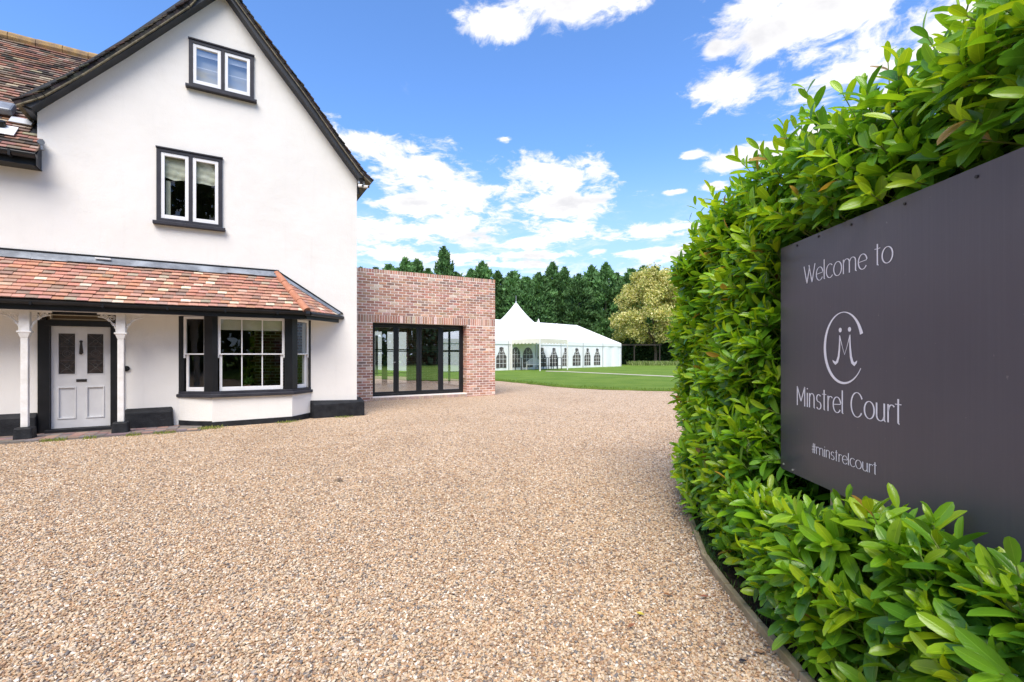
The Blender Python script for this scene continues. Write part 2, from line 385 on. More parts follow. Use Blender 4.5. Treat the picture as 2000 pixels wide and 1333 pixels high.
class MB:
    def __init__(s): s.v = []; s.f = []; s.c = []; s.col = None
    def add(s, vs, fs):
        o = len(s.v); s.v += [tuple(p) for p in vs]
        for f in fs:
            s.f.append([o + i for i in f]); s.c.append(s.col)
        return s
    def box(s, x0, x1, y0, y1, z0, z1):
        if x0 > x1: x0, x1 = x1, x0
        if y0 > y1: y0, y1 = y1, y0
        if z0 > z1: z0, z1 = z1, z0
        return s.add([(x0, y0, z0), (x1, y0, z0), (x1, y1, z0), (x0, y1, z0), (x0, y0, z1), (x1, y0, z1), (x1, y1, z1), (x0, y1, z1)],
                     [(0, 3, 2, 1), (4, 5, 6, 7), (0, 1, 5, 4), (1, 2, 6, 5), (2, 3, 7, 6), (3, 0, 4, 7)])
    def hexa(s, p):  # 8 points: bottom ring then top ring
        return s.add(p, [(0, 3, 2, 1), (4, 5, 6, 7), (0, 1, 5, 4), (1, 2, 6, 5), (2, 3, 7, 6), (3, 0, 4, 7)])
    def ring(s, x0, x1, z0, z1, w, y0, y1, wb=None, wt=None):   # rectangular frame, butt joints
        wb = w if wb is None else wb; wt = w if wt is None else wt
        s.box(x0, x0 + w, y0, y1, z0, z1); s.box(x1 - w, x1, y0, y1, z0, z1)
        s.box(x0 + w, x1 - w, y0, y1, z0, z0 + wb); s.box(x0 + w, x1 - w, y0, y1, z1 - wt, z1)
        return s
    def poly(s, pts): return s.add(pts, [tuple(range(len(pts)))])
    def prism(s, pts, off):   # polygon of 3D points extruded by vector off
        n = len(pts); o = Vector(off)
        vs = [Vector(p) for p in pts] + [Vector(p) + o for p in pts]
        fs = [tuple(reversed(range(n))), tuple(range(n, 2 * n))] + [(i, (i + 1) % n, n + (i + 1) % n, n + i) for i in range(n)]
        return s.add(vs, fs)
    def tube(s, pts, r, n=8, cap=True, r1=None):
        pts = [Vector(p) for p in pts]; rings = []
        up0 = None
        for i, p in enumerate(pts):
            d = (pts[min(i + 1, len(pts) - 1)] - pts[max(i - 1, 0)]).normalized()
            a = d.orthogonal().normalized() if up0 is None else (up0 - d * up0.dot(d)).normalized()
            up0 = a; b = d.cross(a)
            rr = r if r1 is None else r + (r1 - r) * i / max(1, len(pts) - 1)
            if isinstance(r, (list, tuple)): rr = r[i]
            rings.append([p + (a * math.cos(2 * math.pi * k / n) + b * math.sin(2 * math.pi * k / n)) * rr for k in range(n)])
        vs = [q for rg in rings for q in rg]; fs = []
        for i in range(len(rings) - 1):
            for k in range(n): fs.append((i * n + k, i * n + (k + 1) % n, (i + 1) * n + (k + 1) % n, (i + 1) * n + k))
        if cap: fs += [tuple(reversed(range(n))), tuple((len(rings) - 1) * n + k for k in range(n))]
        return s.add(vs, fs)
    def lathe(s, prof, cx=0, cy=0, n=16):
        vs = []; fs = []
        for r, z in prof:
            for k in range(n): vs.append((cx + r * math.cos(2 * math.pi * k / n), cy + r * math.sin(2 * math.pi * k / n), z))
        for i in range(len(prof) - 1):
            for k in range(n): fs.append((i * n + k, i * n + (k + 1) % n, (i + 1) * n + (k + 1) % n, (i + 1) * n + k))
        fs += [tuple(reversed(range(n))), tuple((len(prof) - 1) * n + k for k in range(n))]
        return s.add(vs, fs)
    def mesh(s, name, smooth=False):
        me = bpy.data.meshes.new(name); me.from_pydata(s.v, [], s.f)
        if any(c is not None for c in s.c):
            at = me.attributes.new('Col', 'FLOAT_COLOR', 'FACE')
            a = np.array([(*(c or (0.5, 0.5, 0.5)), 1.0) for c in s.c], dtype=np.float32)
            at.data.foreach_set('color', a.ravel())
        if smooth: me.polygons.foreach_set('use_smooth', [True] * len(me.polygons))
        me.update(); return me
    def obj(s, name, mat, parent=None, smooth=False, bev=0.0, kind=None):
        o = link(name, s.mesh(name, smooth), mat, parent)
        if bev > 0:
            b = o.modifiers.new('bevel', 'BEVEL'); b.width = bev; b.segments = 2; b.limit_method = 'ANGLE'
        if kind: o['kind'] = kind
        return o

def jit(c, a=0.12):
    k = 1 + random.uniform(-a, a)
    return tuple(max(0.0, min(1.0, x * k * (1 + random.uniform(-a, a) * 0.4))) for x in c)

def clip(poly, outline):   # convex clip in 2D
    out = poly
    n = len(outline)
    for i in range(n):
        a, b = outline[i], outline[(i + 1) % n]
        def side(p): return (b[0] - a[0]) * (p[1] - a[1]) - (b[1] - a[1]) * (p[0] - a[0])
        new = []
        for j in range(len(out)):
            p, q = out[j], out[(j + 1) % len(out)]
            sp_, sq = side(p), side(q)
            if sp_ >= -1e-9: new.append(p)
            if (sp_ > 1e-9 and sq < -1e-9) or (sp_ < -1e-9 and sq > 1e-9):
                k = sp_ / (sp_ - sq); new.append((p[0] + (q[0] - p[0]) * k, p[1] + (q[1] - p[1]) * k))
        out = new
        if len(out) < 3: return []
    return out

def wall_sheet(mb, outline, holes, y, depth=0.25):
    xs = sorted({p[0] for p in outline} | {h[0] for h in holes} | {h[1] for h in holes})
    zs = sorted({p[1] for p in outline} | {h[2] for h in holes} | {h[3] for h in holes})
    for i in range(len(xs) - 1):
        for j in range(len(zs) - 1):
            cx, cz = (xs[i] + xs[i + 1]) / 2, (zs[j] + zs[j + 1]) / 2
            if any(h[0] < cx < h[1] and h[2] < cz < h[3] for h in holes): continue
            pg = clip([(xs[i], zs[j]), (xs[i + 1], zs[j]), (xs[i + 1], zs[j + 1]), (xs[i], zs[j + 1])], outline)
            if len(pg) > 2: mb.poly([(p[0], y, p[1]) for p in pg])
    for (a, b, c, d) in holes:
        mb.poly([(a, y, c), (a, y, d), (a, y + depth, d), (a, y + depth, c)])
        mb.poly([(b, y, c), (b, y + depth, c), (b, y + depth, d), (b, y, d)])
        mb.poly([(a, y, d), (b, y, d), (b, y + depth, d), (a, y + depth, d)])
        mb.poly([(a, y, c), (a, y + depth, c), (b, y + depth, c), (b, y, c)])

def np_mesh(name, V, F, mat, col=None, uv=None, smooth=True, parent=None, kind=None):
    """V (n,3); F (m,4); col (m,3) per face; uv (m*4,2)"""
    me = bpy.data.meshes.new(name)
    nf, k = F.shape
    me.vertices.add(len(V)); me.vertices.foreach_set('co', V.astype(np.float32).ravel())
    me.loops.add(nf * k); me.loops.foreach_set('vertex_index', F.astype(np.int32).ravel())
    me.polygons.add(nf)
    me.polygons.foreach_set('loop_start', (np.arange(nf) * k).astype(np.int32))
    if smooth: me.polygons.foreach_set('use_smooth', np.ones(nf, dtype=bool))
    if col is not None:
        at = me.attributes.new('Col', 'FLOAT_COLOR', 'FACE')
        at.data.foreach_set('color', np.concatenate([col, np.ones((nf, 1))], 1).astype(np.float32).ravel())
    if uv is not None:
        l = me.uv_layers.new(name='UVMap'); l.data.foreach_set('uv', uv.astype(np.float32).ravel())
    me.update(calc_edges=True); me.validate()
    if mat: me.materials.append(mat)
    if parent is False: return me
    o = link(name, me, None, parent)
    if kind: o['kind'] = kind
    return o

# ================================================================== GROUND
g = MB(); g.poly([(-2500, -2500, -0.03), (2500, -2500, -0.03), (2500, 2500, -0.03), (-2500, 2500, -0.03)])
tag(g.obj('ground', M['lawn']), kind='structure')
def drive_h(x, y):
    n_ = (np.sin(x * 1.3 + .7 * y) * np.cos(y * 1.1 - .4 * x) + .6 * np.sin(2.9 * x - 1.7 * y) * np.cos(2.3 * y + x) + .4 * np.sin(6.1 * x + 3) * np.sin(5.3 * y))
    c_ = x + .06 * (y - 4) ** 2 * .35 + .9          # a pair of shallow wheel tracks
    tr_ = np.exp(-((c_ - .72) / .17) ** 2) + np.exp(-((c_ + .72) / .17) ** 2)
    return -.007 + .005 * n_ - .010 * tr_
gx = np.arange(-18, 8.01, .125); gy = np.arange(-2, 30.01, .125)
GX, GY = np.meshgrid(gx, gy); GZ = drive_h(GX, GY)
hs_ = (GX + 3.447) * .508 - (GY - 10.465) * .8614
GZ = np.where((hs_ < .95) | (GX > 1.1) & (GY < 6), np.minimum(GZ, -.004), GZ)
nx_, ny_ = len(gx), len(gy); ii = (np.arange(ny_ - 1)[:, None] * nx_ + np.arange(nx_ - 1)[None]).ravel()
GF = np.stack([ii, ii + 1, ii + nx_ + 1, ii + nx_], 1); GV = np.stack([GX.ravel(), GY.ravel(), GZ.ravel()], 1)
base_n = len(GV)
outer = np.array([(-40, -40, -.012), (30, -40, -.012), (30, 34, -.012), (-40, 34, -.012), (-18, -2, -.012), (8, -2, -.012), (8, 30, -.012), (-18, 30, -.012)], dtype=float)
OF = np.array([(0, 1, 5, 4), (1, 2, 6, 5), (2, 3, 7, 6), (3, 0, 4, 7)]) + base_n
tag(np_mesh('gravel_drive', np.concatenate([GV, outer]), np.concatenate([GF, OF]), M['gravel']), kind='structure')
edge = [(-30, 33.5), (-12, 31), (-6, 28.0), (-3, 25.6), (-0.83, 23.88), (0.4, 21.9), (1.69, 19.6), (2.6, 18.5), (3.7, 17.85), (4.7, 17.4), (5.66, 17.13), (6.3, 16.6), (6.4, 15.0), (5.7, 12.5), (4.7, 9.6), (4.3, 7.5), (4.25, 5.5), (4.3, -5), (4.4, -40)]
ed = []
for (a, b) in zip(edge[:-1], edge[1:]):
    n_ = max(2, int(math.hypot(b[0] - a[0], b[1] - a[1]) / 0.3))
    for i in range(n_):
        t_ = i / n_; ed.append((a[0] + (b[0] - a[0]) * t_ + random.uniform(-.05, .05), a[1] + (b[1] - a[1]) * t_ + random.uniform(-.05, .05)))
ed.append(edge[-1])
g = MB()
for (a, b) in zip(ed[:-1], ed[1:]):
    # strips running outward to a far line
    fa = (200 if a[0] > 9 else a[0] * 1.0 + (a[0] + 12) * 4, 200 if a[0] <= 9 else a[1] * 4)
    g.poly([(a[0], a[1], 0.0), (b[0], b[1], 0.0), (b[0], b[1], 0.035), (a[0], a[1], 0.035)])
ne = len(ed) - 1
def far_pt(i):
    an = R(115 - 135 * (i / ne)); return (ed[i][0] + 380 * math.cos(an), ed[i][1] + 380 * math.sin(an))
for i in range(ne):
    p, q = ed[i], ed[i + 1]; fp, fq = far_pt(i), far_pt(i + 1)
    g.poly([(p[0], p[1], .035), (q[0], q[1], .035), (fq[0], fq[1], .035), (fp[0], fp[1], .035)])
tag(g.obj('lawn', M['lawn']), kind='structure')
# mown lawn grass blades along the near edge and tussocks by the trees
def blades(name, pts, hmin, hmax, wd, cols, parent=None):
    n = len(pts); P = np.array(pts)
    a = rng.uniform(0, 2 * np.pi, n); h = rng.uniform(hmin, hmax, n)
    dx = np.stack([np.cos(a), np.sin(a), np.zeros(n)], 1) * wd
    lean = np.stack([rng.normal(0, .3, n), rng.normal(0, .3, n), np.ones(n)], 1) * h[:, None]
    V = np.stack([P - dx, P + dx, P + dx * .3 + lean, P - dx * .3 + lean], 1).reshape(-1, 3)
    F = np.arange(n * 4).reshape(n, 4)
    C = np.array(cols)[rng.integers(0, len(cols), n)] * rng.uniform(.75, 1.25, (n, 1))
    return np_mesh(name, V, F, M['broad'], C, smooth=False, parent=parent, kind='stuff')
pts = []
for (a, b) in zip(ed[:-1], ed[1:]):
    if a[0] < -2 or a[1] < 14: continue
    for k in range(45):
        t_ = random.random(); d_ = abs(random.gauss(0, .35))
        pts.append((a[0] + (b[0] - a[0]) * t_ + d_ * .5 + random.uniform(-.03, .03), a[1] + (b[1] - a[1]) * t_ + d_, 0.02))
tag(blades('lawn_edge_grass', pts, .03, .08, .012, [(0.13, 0.22, 0.03), (0.18, 0.26, 0.05), (0.09, 0.16, 0.025)]), 'short green grass blades along the gravel edge of the lawn', 'grass')
pts = [(random.uniform(14, 32), random.uniform(54, 57.5), 0.03) for _ in range(9000)]
tag(blades('tall_grass', pts, .15, .55, .05, [(0.20, 0.28, 0.08), (0.28, 0.34, 0.13), (0.14, 0.22, 0.05)]), 'longer pale grass left uncut in front of the far trees', 'grass')
# pale path across the lawn
g = MB()
pa = [(2.6, 36.2), (4.2, 34.9), (6.5, 31.6), (9.12, 27.9), (12.0, 24.2)]
for (a, b) in zip(pa[:-1], pa[1:]):
    g.poly([(a[0] - .1, a[1] - .55, .045), (b[0] - .1, b[1] - .55, .045), (b[0] + .1, b[1] + .55, .045), (a[0] + .1, a[1] + .55, .045)])
tag(g.obj('path', M['path']), kind='structure')

# ---- gravel pebbles: geometry-node instances of generated stones
def pebble_field(name, P, size):
    me = bpy.data.meshes.new(name); me.from_pydata(P, [], [])
    o = link(name, me)
    ng = bpy.data.node_groups.new(name, 'GeometryNodeTree')
    ng.interface.new_socket('Geometry', in_out='INPUT', socket_type='NodeSocketGeometry')
    ng.interface.new_socket('Geometry', in_out='OUTPUT', socket_type='NodeSocketGeometry')
    n, l = ng.nodes, ng.links
    gi = n.new('NodeGroupInput'); go = n.new('NodeGroupOutput')
    g2i = n.new('GeometryNodeGeometryToInstance')
    for k in range(4):
        ico = n.new('GeometryNodeMeshIcoSphere'); ico.inputs['Radius'].default_value = 0.5; ico.inputs['Subdivisions'].default_value = 1 + (k % 2)
        sp_ = n.new('GeometryNodeSetPosition')
        nz_ = n.new('ShaderNodeTexNoise'); nz_.noise_dimensions = '4D'; nz_.inputs['W'].default_value = k * 3.7; nz_.inputs['Scale'].default_value = 1.4; nz_.inputs['Detail'].default_value = 1.0
        ps = n.new('GeometryNodeInputPosition'); l.new(ps.outputs[0], nz_.inputs['Vector'])
        sb = n.new('ShaderNodeVectorMath'); sb.operation = 'SUBTRACT'; l.new(nz_.outputs['Color'], sb.inputs[0]); sb.inputs[1].default_value = (.5, .5, .5)
        ml = n.new('ShaderNodeVectorMath'); ml.operation = 'MULTIPLY'; l.new(sb.outputs[0], ml.inputs[0]); ml.inputs[1].default_value = (1.5, 1.5, 1.2)
        l.new(ico.outputs[0], sp_.inputs[0]); l.new(ml.outputs[0], sp_.inputs['Offset'])
        ss_ = n.new('GeometryNodeSetShadeSmooth'); l.new(sp_.outputs[0], ss_.inputs[0]); ss_.inputs[2].default_value = (k == 0)
        sm = n.new('GeometryNodeSetMaterial'); sm.inputs['Material'].default_value = M['pebble']; l.new(ss_.outputs[0], sm.inputs[0])
        l.new(sm.outputs[0], g2i.inputs[0])
    iop = n.new('GeometryNodeInstanceOnPoints'); iop.inputs['Pick Instance'].default_value = True
    l.new(gi.outputs[0], iop.inputs['Points']); l.new(g2i.outputs[0], iop.inputs['Instance'])
    rr = n.new('FunctionNodeRandomValue'); rr.data_type = 'FLOAT_VECTOR'; rr.inputs[0].default_value = (-.5, -.5, 0); rr.inputs[1].default_value = (.5, .5, 6.28)
    l.new(rr.outputs[0], iop.inputs['Rotation'])
    rs = n.new('FunctionNodeRandomValue'); rs.data_type = 'FLOAT_VECTOR'; rs.inputs[0].default_value = (size * .65, size * .55, size * .4); rs.inputs[1].default_value = (size * 1.75, size * 1.25, size * .9); rs.inputs['Seed'].default_value = 5
    l.new(rs.outputs[0], iop.inputs['Scale'])
    l.new(iop.outputs[0], go.inputs[0])
    md = o.modifiers.new('pebbles', 'NODES'); md.node_group = ng
    return o
def stone_points(n_):
    yy = np.linspace(1.3, 21, 600)
    dens = 10500 * np.exp(-np.clip(yy - 2.8, 0, None) / 2.35) + 60 * np.clip((21 - yy) / 8, 0, 1)
    wdt = 1.22 * yy + .6 + np.where(yy < 5, 2.3, .40 * yy + .8)
    cdf = np.cumsum(dens * wdt); total = int(cdf[-1] * (yy[1] - yy[0])); cdf /= cdf[-1]
    y = np.interp(rng.uniform(0, 1, total), cdf, yy)
    wl = -1.22 * y - .6; wr = np.where(y < 5, 2.3, .40 * y + .8)
    x = wl + (wr - wl) * rng.uniform(0, 1, total)
    s_ = (x + 3.447) * .8614 + (y - 10.465) * .508; nn = (x + 3.447) * .508 - (y - 10.465) * .8614
    lim = np.where(s_ < -2.85, 0.80, np.where(s_ < .17, 0.47, -2.96))
    ex = np.interp(y, [0, 3.0, 3.8, 4.6, 6, 7], [1.2, 1.22, 1.44, 1.8, 3.0, 9])
    eb = np.interp(x, [e[0] for e in edge[5:11]], [e[1] for e in edge[5:11]])
    ok = (nn > lim) & (x < ex) & (y < np.minimum(eb, 19.5) - .1)
    z = rng.uniform(-.002, .009, total) + drive_h(x, y)
    return np.stack([x, y, z], 1)[ok]
P = stone_points(0)
tag(pebble_field('gravel_stones', P.tolist(), 0.0132), 'loose golden and brown flint gravel stones covering the drive', 'gravel', kind='stuff')

# ================================================================== WHITE HOUSE
TH = math.atan(920 / 1560)
HO = (-3.447, 10.465, 0)
house = thing('white_house', 'white rendered house with steep gable and black bargeboards', 'house', HO, TH)
DEPTH = 8.5
win_up = (-3.085, -2.008, 6.42, 7.30)
win_lo = (-3.575, -2.545, 3.79, 5.14)
door_hole = (-5.16, -4.03, 0.0, 2.1)
bay_hole = (-3.14, -1.02, 0.62, 2.08)
gable_out = [(-5.17, 0), (0, 0), (0, 5.22), (-1.019, 6.52), (-2.54, 8.36), (-3.98, 6.75), (-5.17, 5.43)]
mb = MB()
wall_sheet(mb, gable_out, [win_up, win_lo, door_hole, bay_hole], 0.0, 0.12)
wall_sheet(mb, [(-10.5, 0), (-5.17, 0), (-5.17, 4.72), (-10.5, 4.72)], [], 0.0, 0.1)
mb.poly([(0, 0, 0), (0, DEPTH, 0), (0, DEPTH, 5.22), (0, 0, 5.22)])
mb.poly([(-5.17, 0, 4.5), (-5.17, DEPTH, 4.5), (-5.17, DEPTH, 5.43), (-5.17, 0, 5.43)])
mb.poly([(p[0], DEPTH, p[1]) for p in gable_out])
mb.obj('wall', M['stucco'], house)
# --- plinths
def plinth(x0, x1, n, h, slope=0.05, round_=False):
    m_ = MB(); N = 10
    k = [(x0 + (x1 - x0) * i / N) for i in range(N + 1)]
    for i in range(N):
        j0, j1 = random.uniform(-.006, .006), random.uniform(-.006, .006)
        a, b = k[i], k[i + 1]
        m_.hexa([(a, 0.002, -.02), (b, 0.002, -.02), (b, -n, -.02), (a, -n, -.02), (a, .002, h), (b, .002, h), (b, -n, h - slope), (a, -n, h - slope)])
    o = m_.obj('plinth', M['plinth'], house)
    return o
def soft_block(name, x0, x1, y0, y1, z0, z1, mat, parent, bev=.02, sub=True):
    o = MB().box(x0, x1, y0, y1, z0, z1).obj(name, mat, parent, bev=bev)
    if sub:
        o.modifiers['bevel'].segments = 3
    return o
MB().hexa([(-10.5, .0, -.02), (-5.165, .0, -.02), (-5.165, -.1, -.02), (-10.5, -.1, -.02), (-10.5, 0, .38), (-5.165, 0, .38), (-5.165, -.10, .31), (-10.5, -.10, .31)]).obj('plinth', M['plinth'], house, bev=.012)
MB().hexa([(-4.03, .0, -.02), (-3.31, .0, -.02), (-3.31, -.14, -.02), (-4.03, -.12, -.02), (-4.03, 0, .38), (-3.33, 0, .385), (-3.33, -.13, .32), (-4.03, -.11, .31)]).obj('plinth', M['plinth'], house, bev=.03)
MB().hexa([(-.97, .0, -.02), (.14, .3, -.02), (.14, -.13, -.02), (-.90, -.13, -.02), (-.97, 0, .375), (.14, .3, .375), (.14, -.13, .315), (-.90, -.13, .285)]).obj('plinth', M['plinth'], house, bev=.02)

# --- roofs
def lin(p, q, t): return tuple(a + (b - a) * t for a, b in zip(p, q))
RPROF = [(0.32, 5.20), (0.12, 5.36), (-0.35, 5.93), (-1.02, 6.78), (-1.85, 7.76), (-2.64, 8.72)]   # tile top outer, right slope
LPROF = [(-5.42, 5.42), (-5.12, 5.63), (-4.59, 6.18), (-3.78, 7.10), (-3.13, 7.86), (-2.64, 8.72 - .02)]
LPROF[-1] = (-2.64, 8.72)
def resamp(prof, step):
    L = [0]
    for a, b in zip(prof[:-1], prof[1:]): L.append(L[-1] + math.hypot(b[0] - a[0], b[1] - a[1]))
    n_ = int(L[-1] / step); out = []
    for i in range(n_ + 1):
        d = L[-1] * i / n_
        for j in range(len(L) - 1):
            if d <= L[j + 1] + 1e-9:
                out.append(lin(prof[j], prof[j + 1], (d - L[j]) / (L[j + 1] - L[j]))); break
    return out
roof = MB()
DARKT = [(0.030, 0.028, 0.030), (0.05, 0.042, 0.04), (0.085, 0.06, 0.05), (0.10, 0.085, 0.06), (0.05, 0.052, 0.045)]
decks = MB()
for prof in (RPROF, LPROF):
    pr = resamp(prof, 0.10)
    for i, (a, b) in enumerate(zip(pr[:-1], pr[1:])):
        d = Vector((b[0] - a[0], 0, b[1] - a[1])).normalized(); nrm = Vector((-d.z, 0, d.x))
        if nrm.z < 0: nrm = -nrm
        A = Vector((a[0], 0, a[1])); B = Vector((b[0], 0, b[1]))
        B2 = B + d * .06
        for k in range(6):
            y0 = -.27 + k * .17 + random.uniform(-.012, .012) if k else -.27 + random.uniform(-.02, .02); y1 = y0 + .165
            if k == 5: y1 = DEPTH + .2
            roof.col = jit(random.choice(DARKT), .3)
            lift = random.uniform(-.004, .008)
            p = [A - nrm * .012, B2 - nrm * .035, B2 - nrm * .035, A - nrm * .012]
            lo = [A - nrm * .028, B2 - nrm * .05]
            roof.hexa([(lo[0].x, y0, lo[0].z), (lo[1].x, y0, lo[1].z), (lo[1].x, y1, lo[1].z), (lo[0].x, y1, lo[0].z),
                       (p[0].x + nrm.x * lift, y0, p[0].z + nrm.z * lift), (p[1].x, y0, p[1].z), (p[2].x, y1, p[2].z), (p[3].x + nrm.x * lift, y1, p[3].z + nrm.z * lift)])
        # bedding under the tiles, then the thin pale undercloak line
        def lay(mb_, lo_, hi_, yf):
            mb_.hexa([tuple(A - nrm * lo_ + Vector((0, yf, 0))), tuple(B - nrm * lo_ + Vector((0, yf, 0))), tuple(B - nrm * lo_ + Vector((0, DEPTH, 0))), tuple(A - nrm * lo_ + Vector((0, DEPTH, 0))),
                      tuple(A - nrm * hi_ + Vector((0, yf, 0))), tuple(B - nrm * hi_ + Vector((0, yf, 0))), tuple(B - nrm * hi_ + Vector((0, DEPTH, 0))), tuple(A - nrm * hi_ + Vector((0, DEPTH, 0)))])
        roof.col = jit((.035, .033, .034), .3)
        lay(roof, .100, .052, -.245 - random.uniform(0, .012))
        lay(decks, .118, .101, -.255)
ro = roof.obj('roof_tiles', M['tile_a'], house, kind='stuff')
decks.obj('roof_deck', material('mossy_verge', (0.07, 0.065, 0.05), 0.9, 0.1, build=varied((0.10, 0.095, 0.07), (0.24, 0.21, 0.15), 10, 0.5, 0.01)), house)
# ridge tiles of the gable roof
rm = MB()
for i in range(20): rm.tube([(-2.64, -.28 + i * .44, 8.69), (-2.64, -.28 + i * .44 + .43, 8.69)], .12, 10)
rm.obj('ridge_tiles', M['terracotta'], house)
# bargeboards with kicked feet
BIN_R = [(-2.54, 8.33), (-1.807, 7.40), (-1.071, 6.528), (-0.276, 5.54), (0.01, 5.20)]
BOUT_R = [(-2.62, 8.54), (-1.734, 7.53), (-1.063, 6.70), (-0.395, 5.89), (0.235, 5.235)]
BIN_L = [(-2.54, 8.33), (-3.983, 6.67), (-4.757, 5.82), (-5.10, 5.45), (-5.19, 5.345)]
BOUT_L = [(-2.62, 8.54), (-4.02, 6.85), (-4.75, 6.03), (-5.13, 5.68), (-5.39, 5.42)]
for bi, bo in ((BIN_R, BOUT_R), (BIN_L, BOUT_L)):
    m_ = MB()
    for i in range(len(bi) - 1):
        q = [bi[i], bi[i + 1], bo[i + 1], bo[i]]
        m_.prism([(p[0], -.215, p[1]) for p in q], (0, .04, 0))
    # soffit strip behind the board
    for i in range(len(bi) - 1):
        m_.poly([(bi[i][0], -.175, bi[i][1]), (bi[i + 1][0], -.175, bi[i + 1][1]), (bi[i + 1][0], 0, bi[i + 1][1] ), (bi[i][0], 0, bi[i][1])])
    ft = bi[-1], bo[-1]
    m_.prism([(ft[0][0], -.175, ft[0][1] + .004), (ft[1][0], -.175, ft[1][1] + .004), (ft[1][0], -.175, ft[1][1] - .035), (ft[0][0], -.175, ft[0][1] - .03)], (0, .8, 0))
    m_.obj('bargeboard', M['barge'], house)
    b2 = MB()   # raised moulding under the tiles
    for i in range(len(bo) - 1):
        a, b = Vector((bo[i][0], 0, bo[i][1])), Vector((bo[i + 1][0], 0, bo[i + 1][1]))
        d = (b - a).normalized(); nr = Vector((d.z, 0, -d.x)); nr = nr if nr.z > 0 else -nr
        p = [a + nr * -.045, b + nr * -.045, b + nr * .0, a + nr * .0]
        b2.prism([(v.x, -.235, v.z) for v in p], (0, .0195, 0))
    b2.obj('verge_moulding', M['barge'], house)

# --- left wing roof
wing = MB()
e0, e1 = (0.33, 4.60), (-2.95, 7.90)       # (n, h) eave and ridge
sl = math.hypot(e0[0] - e1[0], e1[1] - e0[1])
rows = 44
WT = [(0.28, 0.16, 0.12), (0.33, 0.18, 0.135), (0.22, 0.165, 0.13), (0.40, 0.32, 0.24), (0.13, 0.10, 0.085), (0.29, 0.22, 0.17), (0.08, 0.07, 0.065), (0.38, 0.21, 0.145)]
WW = [3, 3, 3, 2, 2, 2, 1.5, 1]
dv = Vector((0, -(e1[0] - e0[0]), e1[1] - e0[1])).normalized(); nv = Vector((0, -dv.z, dv.y))
for r in range(rows):
    base = Vector((0, -e0[0], e0[1])) + dv * (sl * r / rows)
    x = -9.4 + (.08 if r % 2 else 0)
    lim = -5.30 if base.z < 5.5 else -5.30 + (base.z - 5.5) * .9
    if r < 6: lim = -5.10
    sag = random.uniform(-.006, .006)
    while x < lim:
        w_ = .165
        wing.col = jit(random.choices(WT, WW)[0], .2)
        up = random.uniform(0, .008) + sag
        A = base + nv * (.02 + up); B = base + dv * (sl / rows + .05) + nv * -.012
        th_ = nv * -.02
        x1 = min(x + w_ - .004, lim)
        wing.hexa([(x, *(A + th_)[1:]), (x1, *(A + th_)[1:]), (x1, *(B + th_)[1:]), (x, *(B + th_)[1:]), (x, *A[1:]), (x1, *A[1:]), (x1, *B[1:]), (x, *B[1:])])
        x += w_
wing.obj('wing_roof_tiles', M['tile_a'], house, kind='stuff')
MB().hexa([(-9.4, -e0[0], e0[1] - .05), (-5.12, -e0[0], e0[1] - .05), (-5.12, -e1[0], e1[1] - .05), (-9.4, -e1[0], e1[1] - .05),
           (-9.4, -e0[0], e0[1] - .008), (-5.12, -e0[0], e0[1] - .008), (-5.12, -e1[0], e1[1] - .008), (-9.4, -e1[0], e1[1] - .008)]).obj('wing_roof_deck', M['barge'], house)
MB().poly([(-9.4, -e1[0], e1[1]), (-4, -e1[0], e1[1]), (-4, 6.2, 4.5), (-9.4, 6.2, 4.5)]).obj('wing_roof_back', M['barge'], house)
rm = MB()
for i in range(13):
    a = -9.3 + i * .42
    rm.tube([(a, -e1[0], e1[1] + random.uniform(-.01, .01)), (a + .41, -e1[0], e1[1] + random.uniform(-.01, .01))], .115, 10)
rm.obj('wing_ridge_tiles', material('lichen_ridge', (0.33, 0.22, 0.12), 0.9, 0.1, build=varied((0.24, 0.17, 0.11), (0.42, 0.28, 0.12), 7, 0.6, 0.01)), house)
# wing gutter, fascia and end cap
gm = MB()
prof = [(.36 + .062 * math.cos(a), 4.55 + .062 * math.sin(a)) for a in [math.pi * (1 + i / 8) for i in range(9)]]
for (p, q) in zip(prof[:-1], prof[1:]):
    gm.prism([(-9.4, -p[0], p[1]), (-9.4, -q[0], q[1]), (-9.4, -q[0] * .995, q[1] + .006), (-9.4, -p[0] * .995, p[1] + .006)], (4.31, 0, 0))
gm.prism([(-5.095, -p[0], p[1]) for p in prof], (.012, 0, 0))
for i in range(5): gm.box(-9.0 + i * .9, -8.97 + i * .9, -.425, -.30, 4.47, 4.56)
gm.obj('wing_gutter', M['black'], house)
MB().box(-9.4, -5.11, -.285, -.26, 4.40, 4.545).box(-9.4, -5.11, -.26, 0, 4.40, 4.42).obj('wing_fascia', M['black'], house)
MB().prism([(-5.135, -.285, 4.40), (-5.135, -.002, 4.40), (-5.135, -.002, 4.84), (-5.135, -.285, 4.55)], (.02, 0, 0)).obj('eaves_box_end', M['barge'], house)
